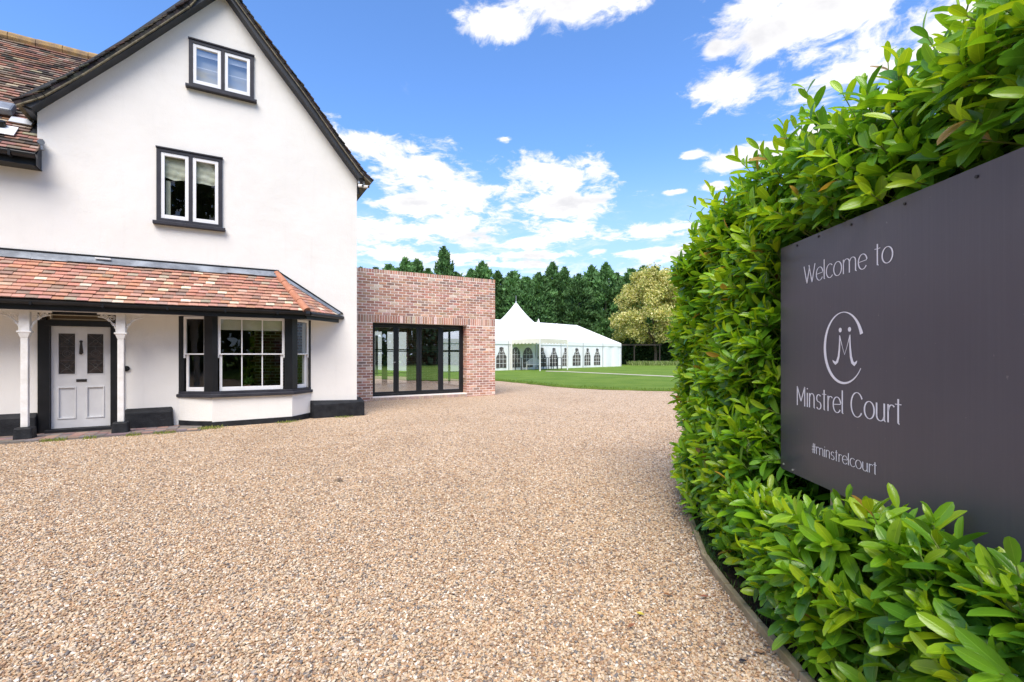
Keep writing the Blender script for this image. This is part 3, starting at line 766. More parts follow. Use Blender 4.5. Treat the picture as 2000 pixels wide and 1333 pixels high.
# lead soakers and patch, capped vent box on the wing roof
def on_wing(x, r, lift=0.0):
    p = Vector((x, -e0[0], e0[1])) + dv * r + nv * lift; return p
def slab(x0, x1, r0, r1, l0, l1, name, mat, bev=0.004):
    P_ = [on_wing(x0, r0, l0), on_wing(x1, r0, l0), on_wing(x1, r1, l0), on_wing(x0, r1, l0), on_wing(x0, r0, l1), on_wing(x1, r0, l1), on_wing(x1, r1, l1), on_wing(x0, r1, l1)]
    return MB().hexa([tuple(p) for p in P_]).obj(name, mat, house, bev=bev)
M['whitelead'] = material('white_flashing', (0.72, 0.73, 0.75), 0.5, 0.3)
slab(-5.95, -5.42, .36, .66, .035, .05, 'roof_patch', M['whitelead'])
slab(-5.58, -5.30, .83, 1.02, .035, .052, 'lead_soaker', material('pale_lead', (0.5, 0.52, 0.55), 0.5, 0.3))
slab(-6.05, -5.56, 1.02, 1.30, .035, .16, 'roof_vent', M['lead'], .03)
MB().tube([on_wing(-5.62, .60, .05), on_wing(-5.62, .62, .13)], .07, 12).obj('vent_pipe', M['black'], house)
# overflow outlet at the valley
MB().tube([(-5.12, -.06, 4.86), (-5.08, -.16, 4.84)], .045, 10).tube([(-5.09, -.12, 4.86), (-5.09, -.12, 4.72)], .03, 8).obj('valley_outlet', M['lead'], house)

# --- upper casement windows
def casement(name, x0, x1, z0, z1, sill_d, mid, blind=None, glass='glass', room=True):
    fr = MB(); fw = .062
    fr.ring(x0, x1, z0, z1, fw, -.035, .06)
    fr.box(mid - .027, mid + .027, -.033, .06, z0 + fw, z1 - fw)
    fr.box(x0 - .01, x1 + .01, -.055, .0, z1, z1 + .022)
    f = fr.obj(name, M['frame'], house)
    MB().box(x0 - .05, x1 + .05, -.10, .02, z0 - sill_d, z0).obj('sill', M['frame'], f, bev=.006)
    for a, b in ((x0 + fw, mid - .027), (mid + .027, x1 - fw)):
        MB().ring(a + .004, b - .004, z0 + fw + .004, z1 - fw - .004, .055, -.022, .035, .07, .06).obj('sash', M['white'], f, bev=.004)
        MB().poly([(a + .05, .012, z0 + fw + .06), (b - .05, .012, z0 + fw + .06), (b - .05, .012, z1 - fw - .05), (a + .05, .012, z1 - fw - .05)]).obj('pane', M[glass], f)
        if blind: blind(a, b, z0 + fw, z1 - fw, f)
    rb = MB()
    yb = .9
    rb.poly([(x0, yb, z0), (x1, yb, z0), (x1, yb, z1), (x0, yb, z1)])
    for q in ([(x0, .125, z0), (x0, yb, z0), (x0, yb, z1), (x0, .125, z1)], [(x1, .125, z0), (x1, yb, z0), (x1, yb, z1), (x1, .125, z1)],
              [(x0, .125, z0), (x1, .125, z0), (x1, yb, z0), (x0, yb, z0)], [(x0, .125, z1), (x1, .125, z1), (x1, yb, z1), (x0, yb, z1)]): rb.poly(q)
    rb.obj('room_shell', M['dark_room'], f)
    return f
def folded_blind(a, b, z0, z1, f):
    h = (z1 - z0); zb = z1 - h * .36
    m_ = MB(); N, K = 16, 18
    vs = []
    for j in range(K + 1):
        v = j / K; z = z1 - .03 - (z1 - .03 - zb) * v
        for i in range(N + 1):
            u = i / N
            sag = .025 * math.sin(math.pi * u) * v ** 3
            y = .075 - .018 * abs(math.sin(v * math.pi * 3.2 + .5 * math.sin(u * 5))) * (0.3 + v) - .006 * math.sin(u * 17 + v * 9) * v
            vs.append((a + .03 + (b - a - .06) * u, y, z - sag + .008 * math.sin(u * 9 + a * 7) * v))
    m_.add(vs, [(j * (N + 1) + i, j * (N + 1) + i + 1, (j + 1) * (N + 1) + i + 1, (j + 1) * (N + 1) + i) for j in range(K) for i in range(N)])
    m_.obj('blind', M['blind'], f, smooth=True)
lo = casement('window', *win_lo, .06, (win_lo[0] + win_lo[1]) / 2 + .005, folded_blind)
lo['label'] = 'taller two-light casement with cream blinds on the first floor'
def slat_blind(a, b, z0, z1, f):
    for zz, hh, nm_ in ((z1 - .13, .09, 'blind'), ((z0 + z1) / 2 - .02, .018, 'window_bar')): MB().box(a + .05, b - .05, .055, .06, zz - hh / 2, zz + hh / 2).obj(nm_, M['white'], f)
    MB().poly([(a, .12, z0), (b, .12, z0), (b, .12, z1), (a, .12, z1)]).obj('drawn_curtain', material('grey_curtain', (0.52, 0.54, 0.55), .9), f)
up = casement('window', *win_up, .05, (win_up[0] + win_up[1]) / 2 + .01, slat_blind, 'glass_attic')
up['label'] = 'smaller two-light casement high in the gable'
MB().box(win_lo[0] + .13, win_lo[0] + .20, .09, .12, win_lo[2] + .06, win_lo[3] - .55).obj('drawn_curtain', M['blind'], lo)

# --- porch roof: tile by tile
RH_T, RH_E, RN = 2.965, 2.185, 0.72
SX_T, SX_E = -1.60, -1.12           # hip line x at the wall and at the eave
NR = 12
TP = [((0.489, 0.246, 0.177), 9), ((0.520, 0.282, 0.208), 8), ((0.432, 0.235, 0.180), 6), ((0.547, 0.272, 0.175), 3), ((0.376, 0.248, 0.192), 3), ((0.298, 0.206, 0.160), 1.2), ((0.720, 0.610, 0.454), 2.0), ((0.616, 0.451, 0.331), 2), ((0.380, 0.316, 0.242), .7)]
slope = Vector((0, RN, RH_T - RH_E)); SL = slope.length; sdv = slope.normalized(); snv = Vector((0, -sdv.z, sdv.y))
proof = link('porch_roof', None, parent=house)
proof['label'] = 'lean-to roof of salmon and cream clay tiles over porch and bay'
def tile_mesh(wd):
    m_ = MB(); L = SL / NR + .035
    n_ = 3; vs = []
    for (yy, zz) in ((0, 0.0), (L, 0.0)):
        for i in range(n_ + 1):
            u = i / n_; cam_ = .002 * math.sin(math.pi * u)
            vs.append((u * wd, yy, zz + cam_))
        for i in range(n_ + 1):
            u = i / n_; cam_ = .002 * math.sin(math.pi * u)
            vs.append((u * wd, yy, zz + cam_ + .012))
    o_ = 2 * (n_ + 1); fs = []
    for i in range(n_):
        fs += [(i, i + 1, n_ + 2 + i, n_ + 1 + i), (n_ + 1 + i, n_ + 2 + i, o_ + n_ + 2 + i, o_ + n_ + 1 + i), (i + 1, i, o_ + i, o_ + i + 1)]
    fs += [(0, n_ + 1, o_ + n_ + 1, o_), (n_, o_ + n_, o_ + 2 * n_ + 1, 2 * n_ + 1)]
    m_.add(vs, fs); me_ = m_.mesh('roof_tile'); me_.materials.append(M['tile_o']); return me_
TW = .148
tmesh = [tile_mesh(TW - .0025) for _ in range(1)]
stuff_t = MB()
tcount = 0
tiles = []
for r in range(NR):
    t0 = r / NR
    hx = SX_E + (SX_T - SX_E) * t0
    y_ = -RN + RN * t0; z_ = RH_E + (RH_T - RH_E) * t0
    x = hx - TW * (.5 if r % 2 else 1)
    if r % 2: tiles.append((r, x, TW * .5)); x -= TW
    while x > -8.0:
        tiles.append((r, x, TW)); x -= TW
tiles.sort(key=lambda q: (q[1] < -5.75, -q[1]))
def tile_frame(r, x):
    t0 = r / NR
    sag = .012 * math.sin(x * 2.1) * (1 - t0)
    base = Vector((x, -RN + RN * t0, RH_E + (RH_T - RH_E) * t0 + sag * .6))
    tilt = random.uniform(.018, .032)
    fw = (sdv - snv * (.024 / (SL / NR)) ).normalized()
    nr_ = fw.cross(Vector((-1, 0, 0))) * 1.0
    nr_ = Vector((1, 0, 0)).cross(fw)
    yaw = random.uniform(-.007, .007)
    Mx = Matrix((( 1, fw.x, nr_.x, base.x), (0, fw.y, nr_.y, base.y), (0, fw.z, nr_.z, base.z), (0, 0, 0, 1)))
    return Matrix.Translation(snv * (.027 + random.uniform(-.005, .006))) @ Mx @ Matrix.Rotation(yaw, 4, 'Z')
for (r, x, w_) in tiles:
    cidx = random.choices(range(len(TP)), [p[1] for p in TP])[0]
    colr = jit(TP[cidx][0], .14)
    mx = tile_frame(r, x)
    if tcount < 300 and w_ > .1:
        o = bpy.data.objects.new('roof_tile', tmesh[0]); COL.objects.link(o); o.parent = proof
        o.matrix_local = mx; o.color = (*colr, 1); tcount += 1
    else:
        stuff_t.col = colr; L = SL / NR + .035
        c8 = [(0, 0, 0), (w_ - .004, 0, 0), (w_ - .004, L, 0), (0, L, 0), (0, 0, .018), (w_ - .004, 0, .018), (w_ - .004, L, .018), (0, L, .018)]
        stuff_t.hexa([tuple(mx @ Vector(p)) for p in c8])
# hip return: short courses on the right cant
A0, A1 = Vector((SX_T, 0, RH_T)), Vector((SX_E, -RN, RH_E)); C1 = Vector((-.36, 0, RH_E))
eh = (C1 - A1)
cn = (C1 - A1).cross(A0 - A1).normalized(); cn = cn if cn.z > 0 else -cn
for r in range(NR - 1):
    f0, f1 = r / NR, (r + 1.35) / NR
    L0 = A1.lerp(A0, f0); R0 = C1.lerp(A0, f0); L1 = A1.lerp(A0, min(f1, 1)); R1 = C1.lerp(A0, min(f1, 1))
    wid = (R0 - L0).length; n_ = max(1, round(wid / TW))
    for i in range(n_):
        a, b = i / n_, (i + 1) / n_ - .02
        stuff_t.col = jit(random.choices([p[0] for p in TP], [p[1] for p in TP])[0], .14)
        P4 = [L0.lerp(R0, a) + cn * .012, L0.lerp(R0, b) + cn * .012, L1.lerp(R1, b) - cn * .004, L1.lerp(R1, a) - cn * .004]
        stuff_t.hexa([tuple(p) for p in P4] + [tuple(p + cn * .018) for p in P4])
stuff_t.obj('roof_tiles', M['tile_a'], proof, kind='stuff')
MB().hexa([(-8, -RN, RH_E - .02), (SX_E, -RN, RH_E - .02), (SX_T, 0, RH_T - .02), (-8, 0, RH_T - .02), (-8, -RN, RH_E + .008), (SX_E, -RN, RH_E + .008), (SX_T, 0, RH_T + .008), (-8, 0, RH_T + .008)]).add([tuple(A1 - cn * .002), tuple(C1 - cn * .002), tuple(A0 - cn * .002)], [(0, 1, 2)]).obj('battens', M['timber_dark'], proof)
# hip tiles and lead
hm = MB(); dd = (A0 - A1)
for i in range(4):
    a = A1 + dd * (i / 4 - .012) + Vector((0, 0, .03)); b = A1 + dd * ((i + 1) / 4 + .012) + Vector((0, 0, .03))
    hm.tube([a, b], .076, 14, r1=.066)
hm.obj('hip_tiles', M['terracotta'], proof, smooth=False)
lm = MB()
p0 = Vector((0, -.02, RH_T + .06)); q0 = Vector((0, -.115, RH_T - .085 + .03))
for i in range(14):
    xa = -8 + i * (8 - 1.56) / 14; xb = -8 + (i + 1) * (8 - 1.56) / 14 + .02
    z1_ = random.uniform(0, .004); z2_ = random.uniform(-.01, .01)
    lm.hexa([(xa, q0.y, q0.z + z1_ + z2_), (xb, q0.y, q0.z + z1_ + z2_), (xb, -.004, RH_T + .07), (xa, -.004, RH_T + .07),
             (xa, q0.y - .006, q0.z + .006 + z1_ + z2_), (xb, q0.y - .006, q0.z + .006 + z1_ + z2_), (xb, -.012, RH_T + .078), (xa, -.012, RH_T + .078)])
# along the hip return
o1 = cn * .03
for (t0, t1) in ((0, .25), (.25, .5), (.5, .75), (.75, 1.0)):
    a = A0.lerp(C1, t0); b = A0.lerp(C1, t1); inn = (A1 - C1).normalized() * .09
    lm.hexa([tuple(a + inn + o1), tuple(b + inn + o1), tuple(b + Vector((0, -.003, .02)) + o1), tuple(a + Vector((0, -.003, .02)) + o1),
             tuple(a + inn + o1 * 1.3), tuple(b + inn + o1 * 1.3), tuple(b + Vector((0, -.01, .03)) + o1 * 1.3), tuple(a + Vector((0, -.01, .03)) + o1 * 1.3)])
lm.obj('lead_flashing', M['lead'], proof)
tm = MB().box(-8, -1.56, -.022, -.004, RH_T + .079, RH_T + .105)
a, b = A0 + Vector((.0, -.013, .10)), C1 + Vector((.06, -.013, .05))
tm.hexa([(a.x, -.03, a.z - .02), (b.x, -.03, b.z - .02), (b.x, -.004, b.z - .02), (a.x, -.004, a.z - .02), (a.x, -.03, a.z + .012), (b.x, -.03, b.z + .012), (b.x, -.004, b.z + .012), (a.x, -.004, a.z + .012)])
tm.obj('flashing_trim', M['black'], proof)
MB().box(-4.42, -4.21, -.10, -.06, RH_T + .035, RH_T + .06).obj('mortar_patch', M['whitelead'], proof)
# fascia, gutter, soffit
EH = RH_E - .02
fm = MB()
fm.box(-8, SX_E - .02, -RN + .0, -RN + .03, EH - .13, EH)
def run(pts, y0, y1, z0, z1, m_):
    pass
d45 = (C1 - A1).normalized(); n45 = Vector((d45.y, -d45.x, 0))
aa = Vector((SX_E, -RN, 0)); bb = Vector((C1.x, C1.y, 0)) + Vector((-.02, -.0, 0))
fm.hexa([(aa.x, aa.y, EH - .13), (bb.x, bb.y, EH - .13), (bb.x - n45.x * .03, bb.y - n45.y * .03, EH - .13), (aa.x - n45.x * .03, aa.y - n45.y * .03, EH - .13),
         (aa.x, aa.y, EH), (bb.x, bb.y, EH), (bb.x - n45.x * .03, bb.y - n45.y * .03, EH), (aa.x - n45.x * .03, aa.y - n45.y * .03, EH)])
fm.obj('fascia', M['black'], house)
gm = MB()
R0_ = .045
for k in range(8):
    t0, t1 = math.pi * (1 + k / 8), math.pi * (1 + (k + 1) / 8)
    f = lambda t_: (-RN - .055 + R0_ * math.cos(t_), EH - .005 + R0_ * math.sin(t_))
    (ya, za), (yb, zb) = f(t0), f(t1)
    gm.hexa([(-8, ya, za), (SX_E + .01, ya, za), (SX_E + .01, yb, zb), (-8, yb, zb), (-8, ya, za + .005), (SX_E + .01, ya, za + .005), (SX_E + .01, yb, zb + .005), (-8, yb, zb + .005)])
ga = aa + n45 * .05 + Vector((.02, -.02, 0)); gb = bb + n45 * .05 + d45 * .06
gm.tube([(ga.x, ga.y, EH - .02), (gb.x, gb.y, EH - .02)], .042, 10)
for i in range(8): gm.box(-7.6 + i * .85, -7.57 + i * .85, -RN - .104, -RN, EH - .058, EH + .002)
gm.tube([(SX_E - .02, -RN - .055, EH - .02), (ga.x, ga.y, EH - .02)], .05, 10)
gm.obj('gutter', M['black'], house)
MB().poly([(-8, -RN + .03, EH - .1), (SX_E, -RN + .03, EH - .1), (-.40, 0, EH - .1), (-.40, .0, EH - .1), (-8, 0, EH - .1)]).obj('soffit', M['stucco'], house)

# --- porch columns with ironwork brackets
def scroll(cx, cz, r0, turns, sgn=1, n=22):
    return [(cx + sgn * (r0 * (1 - .75 * i / n)) * math.cos(i / n * turns * 2 * math.pi), cz + (r0 * (1 - .75 * i / n)) * math.sin(i / n * turns * 2 * math.pi)) for i in range(n + 1)]
COLX = (-5.178, -4.002, -6.45)
def make_column(x, first):
    c = link('column', None, parent=house); c.location = (x, -.5, 0)
    top = EH - .125
    m_ = MB(); m_.box(-.043, .043, -.043, .043, .205, 1.60)
    m_.hexa([(-.043, -.043, 1.60), (.043, -.043, 1.60), (.043, .043, 1.60), (-.043, .043, 1.60), (-.075, -.06, 1.70), (.075, -.06, 1.70), (.075, .06, 1.70), (-.075, .06, 1.70)])
    m_.hexa([(-.065, -.055, 1.701), (.065, -.055, 1.701), (.065, .055, 1.701), (-.065, .055, 1.701), (-.06, -.05, top), (.06, -.05, top), (.06, .05, top), (-.06, .05, top)])
    m_.box(-.085, .085, -.065, .065, 1.685, 1.715)
    m_.obj('shaft', M['ironwhite'], c, bev=.006)
    b_ = MB(); b_.hexa([(-.115, -.12, -.01), (.115, -.12, -.01), (.115, .12, -.01), (-.115, .12, -.01), (-.105, -.11, .205), (.105, -.11, .205), (.105, .11, .205), (-.105, .11, .205)])
    b_.obj('base', M['plinth'], c, bev=.025)
    for s_ in (-1, 1):
        k = MB()
        arc = [(s_ * (.30 - .24 * math.cos(t)), 1.70 + .27 * math.sin(t)) for t in [math.pi / 2 * i / 10 for i in range(11)]]
        k.tube([(p[0], 0, p[1]) for p in arc], .010, 6)
        k.box(min(s_ * .06, s_ * .31), max(s_ * .06, s_ * .31), -.012, .012, top - .03, top - .004)
        for (cx, cz, r0, tr) in ((.115, top - .085, .045, 1.6), (.20, top - .062, .028, 1.4), (.095, top - .20, .028, 1.4), (.25, top - .05, .017, 1.2), (.155, top - .13, .022, 1.3)):
            k.tube([(s_ * p[0], 0, p[1]) for p in scroll(cx, cz, r0, tr)], .0065, 5)
        for (xx, zz) in ((.125, top - .165), (.165, top - .10), (.235, top - .075), (.08, top - .245)):
            k.tube([(s_ * xx, -.006, zz), (s_ * xx, .006, zz)], .014, 7)
        k.obj('bracket', M['ironwhite'], c)
    return c
for i, x in enumerate(COLX): make_column(x, i == 0)

# --- front door and case
dc = MB()
dc.box(-5.16, -5.01, -.03, .12, .02, 1.83); dc.box(-4.225, -4.035, -.03, .12, .02, 1.83); dc.box(-5.16, -4.035, -.032, .12, 1.83, 1.92); dc.box(-5.16, -4.035, -.032, .12, 2.02, 2.13)
dc.box(-5.16, -5.06, -.03, .12, 1.921, 2.019); dc.box(-4.14, -4.035, -.03, .12, 1.921, 2.019)
dcase = dc.obj('door_case', M['black'], house)
MB().box(-5.06, -4.14, .05, .07, 1.921, 2.019).obj('fanlight', M['amber'], dcase)
fl = MB(); fl.box(-5.12, -4.20, -.10, -.088, 2.0, 2.012); fl.box(-5.12, -5.105, -.10, -.035, 1.93, 2.05); fl.box(-4.99, -4.978, -.10, -.035, 1.94, 2.03); fl.box(-4.26, -4.245, -.10, -.035, 1.93, 2.03); fl.box(-4.99, -4.26, -.10, -.09, 1.935, 1.942)
fl.obj('fanlight_bars', material('cream_paint', (0.5, 0.45, 0.35), .6), dcase)
MB().box(-5.06, -4.18, -.10, .12, .02, .082).obj('threshold', M['plinth'], dcase, bev=.006)
dr = MB()
DX0, DX1, DZ0, DZ1 = -5.006, -4.227, .088, 1.825
sx_ = [(-4.925, -4.692), (-4.556, -4.318)]
# stiles, rails round the four openings
dr.box(DX0, -4.925, .03, .07, DZ0, DZ1); dr.box(-4.318, DX1, .03, .07, DZ0, DZ1); dr.box(-4.692, -4.556, .03, .07, DZ0, DZ1)
for a, b in sx_:
    dr.box(a, b, .03, .07, DZ0, .245); dr.box(a, b, .03, .07, .785, 1.0); dr.box(a, b, .03, .07, 1.712, DZ1)
door = dr.obj('front_door', M['door'], house)
for a, b in sx_:
    p = MB().box(a, b, .046, .058, .245, .785); p.obj('door_panel', M['door'], door)
    p = MB().ring(a - .005, b + .005, .24, .79, .022, .018, .047); p.obj('panel_moulding', M['door'], door, bev=.004)
    MB().ring(a, b, 1.0, 1.712, .010, .022, .05).obj('panel_moulding', M['door'], door)
    MB().poly([(a, .052, 1.0), (b, .052, 1.0), (b, .052, 1.712), (a, .052, 1.712)]).obj('pane', M['leaded'], door)
    cm = MB(); cx = (a + b) / 2
    for cz, r_ in ((1.36, .062), (1.36, .035), (1.57, .03), (1.15, .03), (1.10, .018)):
        cm.tube([(cx + r_ * math.cos(t), .048, cz + r_ * math.sin(t)) for t in [2 * math.pi * i / 16 for i in range(17)]], .0028, 4)
    for q in (((a, 1.48), (b, 1.48)), ((a, 1.24), (b, 1.24)), ((a, 1.0), (b, 1.24)), ((b, 1.0), (a, 1.24)), ((a, 1.48), (cx, 1.60)), ((b, 1.48), (cx, 1.60)), ((a, 1.712), (cx, 1.60)), ((b, 1.712), (cx, 1.60)), ((cx, 1.42), (cx, 1.48)), ((a, 1.36), (cx - .06, 1.36)), ((cx + .06, 1.36), (b, 1.36))):
        cm.tube([(q[0][0], .048, q[0][1]), (q[1][0], .048, q[1][1])], .0028, 4)
    cm.obj('lead_came', material('lead_came', (0.10, 0.095, 0.09), .5, .4), door)
kn = MB(); kx = -4.624
kn.tube([(kx, .03, 1.565), (kx, .005, 1.565)], .022, 12)
kn.hexa([(kx - .028, .02, 1.365), (kx + .028, .02, 1.365), (kx + .028, .03, 1.365), (kx - .028, .03, 1.365), (kx - .012, .008, 1.55), (kx + .012, .008, 1.55), (kx + .012, .03, 1.55), (kx - .012, .03, 1.55)])
kn.tube([(kx, .02, 1.37), (kx, .0, 1.362)], .024, 10)
kn.obj('knocker', M['brass_dark'], door, bev=.003)
MB().box(-4.69, -4.55, .018, .031, .872, .918).obj('letterbox', M['brass_dark'], door, bev=.004)
MB().poly([(-5.16, .12, 0), (-4.03, .12, 0), (-4.03, .12, 2.1), (-5.16, .12, 2.1)]).obj('lobby_back', M['dark_room'], dcase)
bl = MB(); bx = -4.005
bl.tube([(bx, 0, 1.09), (bx, -.035, 1.09)], .048, 18); bl.tube([(bx, -.035, 1.09), (bx, -.05, 1.09)], .02, 12)
bell = bl.obj('doorbell', M['black']); bell.location = HO; bell.rotation_euler = (0, 0, TH)
tag(bell, 'round black bell pull on the white wall right of the front door', 'doorbell')

# --- bay window
BN = .38
bl_ = [(-3.235, 0.0), (-2.70, BN), (-1.345, BN), (-.955, 0.0)]    # plan (x, n)
bay = link('bay_window', None, parent=house)
def ribbon(m_, pts, z0, z1, th_in):
    for (a, b) in zip(pts[:-1], pts[1:]):
        A, B = Vector((a[0], -a[1], 0)), Vector((b[0], -b[1], 0)); d = (B - A).normalized(); nn = Vector((-d.y, d.x, 0)) * th_in
        m_.hexa([(A.x, A.y, z0), (B.x, B.y, z0), (B.x + nn.x, B.y + nn.y, z0), (A.x + nn.x, A.y + nn.y, z0), (A.x, A.y, z1), (B.x, B.y, z1), (B.x + nn.x, B.y + nn.y, z1), (A.x + nn.x, A.y + nn.y, z1)])
def off(pts, o):
    return [(pts[0][0] - o * .8, pts[0][1] + 0), (pts[1][0] - o * .35, pts[1][1] + o), (pts[2][0] + o * .35, pts[2][1] + o), (pts[3][0] + o * .8, pts[3][1])]
m_ = MB(); m_.poly([(p[0], -p[1], z) for p, z in ((bl_[0], .10), (bl_[1], .10), (bl_[1], .54), (bl_[0], .54))])
m_.poly([(p[0], -p[1], z) for p, z in ((bl_[1], .07), (bl_[2], .07), (bl_[2], .54), (bl_[1], .54))])
m_.poly([(p[0], -p[1], z) for p, z in ((bl_[2], .10), (bl_[3], .10), (bl_[3], .54), (bl_[2], .54))])
m_.obj('bay_apron', M['stucco'], bay)
m_ = MB(); bo_ = off(bl_, .012); m_.poly([(bo_[0][0], -bo_[0][1], -.02), (bo_[1][0], -bo_[1][1], -.02), (bo_[1][0], -bo_[1][1], .085), (bo_[0][0], -bo_[0][1], .115)])
m_.poly([(bo_[1][0], -bo_[1][1], -.02), (bo_[2][0], -bo_[2][1], -.02), (bo_[2][0], -bo_[2][1], .10), (bo_[1][0], -bo_[1][1], .085)])
m_.poly([(bo_[2][0], -bo_[2][1], -.02), (bo_[3][0], -bo_[3][1], -.02), (bo_[3][0], -bo_[3][1], .115), (bo_[2][0], -bo_[2][1], .10)])
m_.obj('bay_plinth', M['plinth'], bay)
sil = off(bl_, .065)
m_ = MB(); m_.prism([(p[0], -p[1], .54) for p in sil] , (0, 0, .065))
m_.obj('sill', M['frame'], bay, bev=.012)
ft = off(bl_, .015)
m_ = MB(); m_.prism([(p[0], -p[1], .606) for p in ft], (0, 0, .045)); m_.prism([(p[0], -p[1], 2.06) for p in ft], (0, 0, .07)); m_.obj('bay_head', M['frame'], bay)
def post(pts, z0=.651, z1=2.06):
    return MB().prism([(p[0], -p[1], z0) for p in pts], (0, 0, z1 - z0)).obj('post', M['black'], bay, bev=.006)
post([(-2.835, .285), (-2.70, .388), (-2.612, .388), (-2.612, .28), (-2.78, .20)])
post([(-1.48, .388), (-1.345, .388), (-1.235, .29), (-1.30, .21), (-1.48, .28)])
post([(-3.245, 0), (-3.20, .035), (-3.15, .035), (-3.15, -.02), (-3.245, -.02)])
post([(-1.0, -.02), (-1.0, .035), (-.985, .045), (-.945, 0), (-.945, -.02)])
def sash_window(ax, an, bx_, bn, z0, z1, ncol, name='sash_window', rail=1.35):
    A, B = Vector((ax, -an, 0)), Vector((bx_, -bn, 0)); d = (B - A); L = d.length; ang = math.atan2(d.y, d.x)
    r_ = link(name, None, parent=bay); r_.location = (ax, -an, 0); r_.rotation_euler = (0, 0, ang)
    u = MB(); u.ring(0, L, rail - .012, z1, .045, .0, .035, .024, .05)
    l_ = MB(); l_.ring(.025, L - .025, z0, rail + .012, .045, .038, .07, .075, .024)
    if ncol > 1:
        for k in range(1, ncol):
            xx = .045 + (L - .09) * k / ncol
            u.box(xx - .010, xx + .010, .005, .03, rail + .012, z1 - .05); l_.box(xx - .010, xx + .010, .043, .066, z0 + .075, rail - .012)
    u.box(-.0, .022, .0, .035, rail - .075, rail - .0125); u.box(L - .022, L, .0, .035, rail - .075, rail - .0125)
    # join the two sashes in one part
    u.v += []; o_ = len(u.v)
    u.add(l_.v, l_.f)
    u.obj('sash', M['white'], r_, bev=.003)
    MB().poly([(.04, .018, rail), (L - .04, .018, rail), (L - .04, .018, z1 - .045), (.04, .018, z1 - .045)]).obj('pane', M['glass'], r_)
    MB().poly([(.06, .055, z0 + .07), (L - .06, .055, z0 + .07), (L - .06, .055, rail), (.06, .055, rail)]).obj('pane', M['glass'], r_)
    MB().box(-.03, 0, .04, .09, z0 - .0, z1).box(L, L + .03, .04, .09, z0, z1).obj('pulley_stile', M['black'], r_)
    return r_
sash_window(-2.612, .355, -1.48, .355, .652, 2.058, 3)
sash_window(-3.165, .045, -2.80, .285, .652, 2.058, 1)
sash_window(-1.265, .275, -.995, .035, .652, 2.058, 1)
# roman blinds in the bay and reveal panelling
MB().box(-2.58, -1.51, -.285, -.265, 1.81, 2.05).obj('blind', M['blind'], bay, bev=.004)
MB().box(-1.12, -1.02, -.03, .02, .66, 2.05).obj('side_curtain', material('grey_curtain_2', (0.5, 0.5, 0.5), .9), bay)
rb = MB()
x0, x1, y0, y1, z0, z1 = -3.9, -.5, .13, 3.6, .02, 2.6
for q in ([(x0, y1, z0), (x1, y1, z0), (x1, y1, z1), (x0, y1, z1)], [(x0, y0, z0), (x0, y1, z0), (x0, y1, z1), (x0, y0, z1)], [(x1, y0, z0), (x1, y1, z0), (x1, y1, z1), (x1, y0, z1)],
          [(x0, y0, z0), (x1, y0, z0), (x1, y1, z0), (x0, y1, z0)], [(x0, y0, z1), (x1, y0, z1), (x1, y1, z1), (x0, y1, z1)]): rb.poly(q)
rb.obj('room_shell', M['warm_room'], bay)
MB().prism([(p[0], -p[1], .60) for p in [(-3.1, 0), (-2.68, .33), (-1.37, .33), (-1.03, 0), (-1.03, -.12), (-3.1, -.12)]], (0, 0, .05)).obj('inner_sill', material('inner_sill', (.2, .12, .07), .6), bay)
MB().prism([(p[0], -p[1], 2.07) for p in [(-3.1, 0), (-2.68, .33), (-1.37, .33), (-1.03, 0), (-1.03, -.12), (-3.1, -.12)]], (0, 0, .05)).obj('bay_ceiling', M['stucco'], bay)

# plant in pot behind the centre sash
def to_house(x, y, z=0):
    return Vector(HO) + Matrix.Rotation(TH, 3, 'Z') @ Vector((x, y, z))
pl = thing('potted_plant', 'small green pot plant standing behind the centre pane of the bay window', 'pot plant', to_house(-2.12, -.17, .65), TH)
MB().lathe([(.045, 0), (.06, .09), (.062, .095), (.05, .095)], n=14).obj('pot', M['terracotta'], pl)
lv = MB()
for i in range(46):
    a = random.uniform(0, 6.28); e = random.uniform(.1, 1.2); L = random.uniform(.09, .17)
    p0 = Vector((0, 0, .10 + random.uniform(0, .08))); d = Vector((math.cos(a) * math.cos(e), math.sin(a) * math.cos(e), math.sin(e)))
    s_ = d.cross(Vector((0, 0, 1))).normalized() * .022
    m1 = p0 + d * L * .5; m2 = p0 + d * L + Vector((0, 0, -.03))
    lv.col = jit((0.07, 0.16, 0.04), .4)
    lv.add([p0, m1 - s_, m2, m1 + s_], [(0, 1, 2, 3)])
lv.obj('foliage', M['broad'], pl)

# security cameras under the right eave
for (x_, a_, lab) in ((.02, -.9, 'white dome camera close under the right gable eave, the one nearer the wall'), (.13, .3, 'white bullet camera on a bracket, outermost under the right gable eave')):
    c = thing('security_camera', lab, 'camera', to_house(x_, -.10, 5.13), TH)
    MB().box(-.02, .02, -.02, .03, -.02, .04).tube([(0, 0, -.02), (0, -.03, -.06)], .012, 8).obj('bracket', M['alu'], c)
    MB().tube([(0, -.01, -.07), (.05 * math.cos(a_) + .03, -.09, -.085)], .032, 12).obj('housing', M['plastic'], c)
    MB().tube([(.05 * math.cos(a_) + .03, -.09, -.085), (.05 * math.cos(a_) + .034, -.10, -.087)], .022, 10).obj('lens', M['brass_dark'], c)
MB().box(.0, .05, -.02, .04, 4.92, 5.10).obj('rainwater_bracket', M['black'], house)

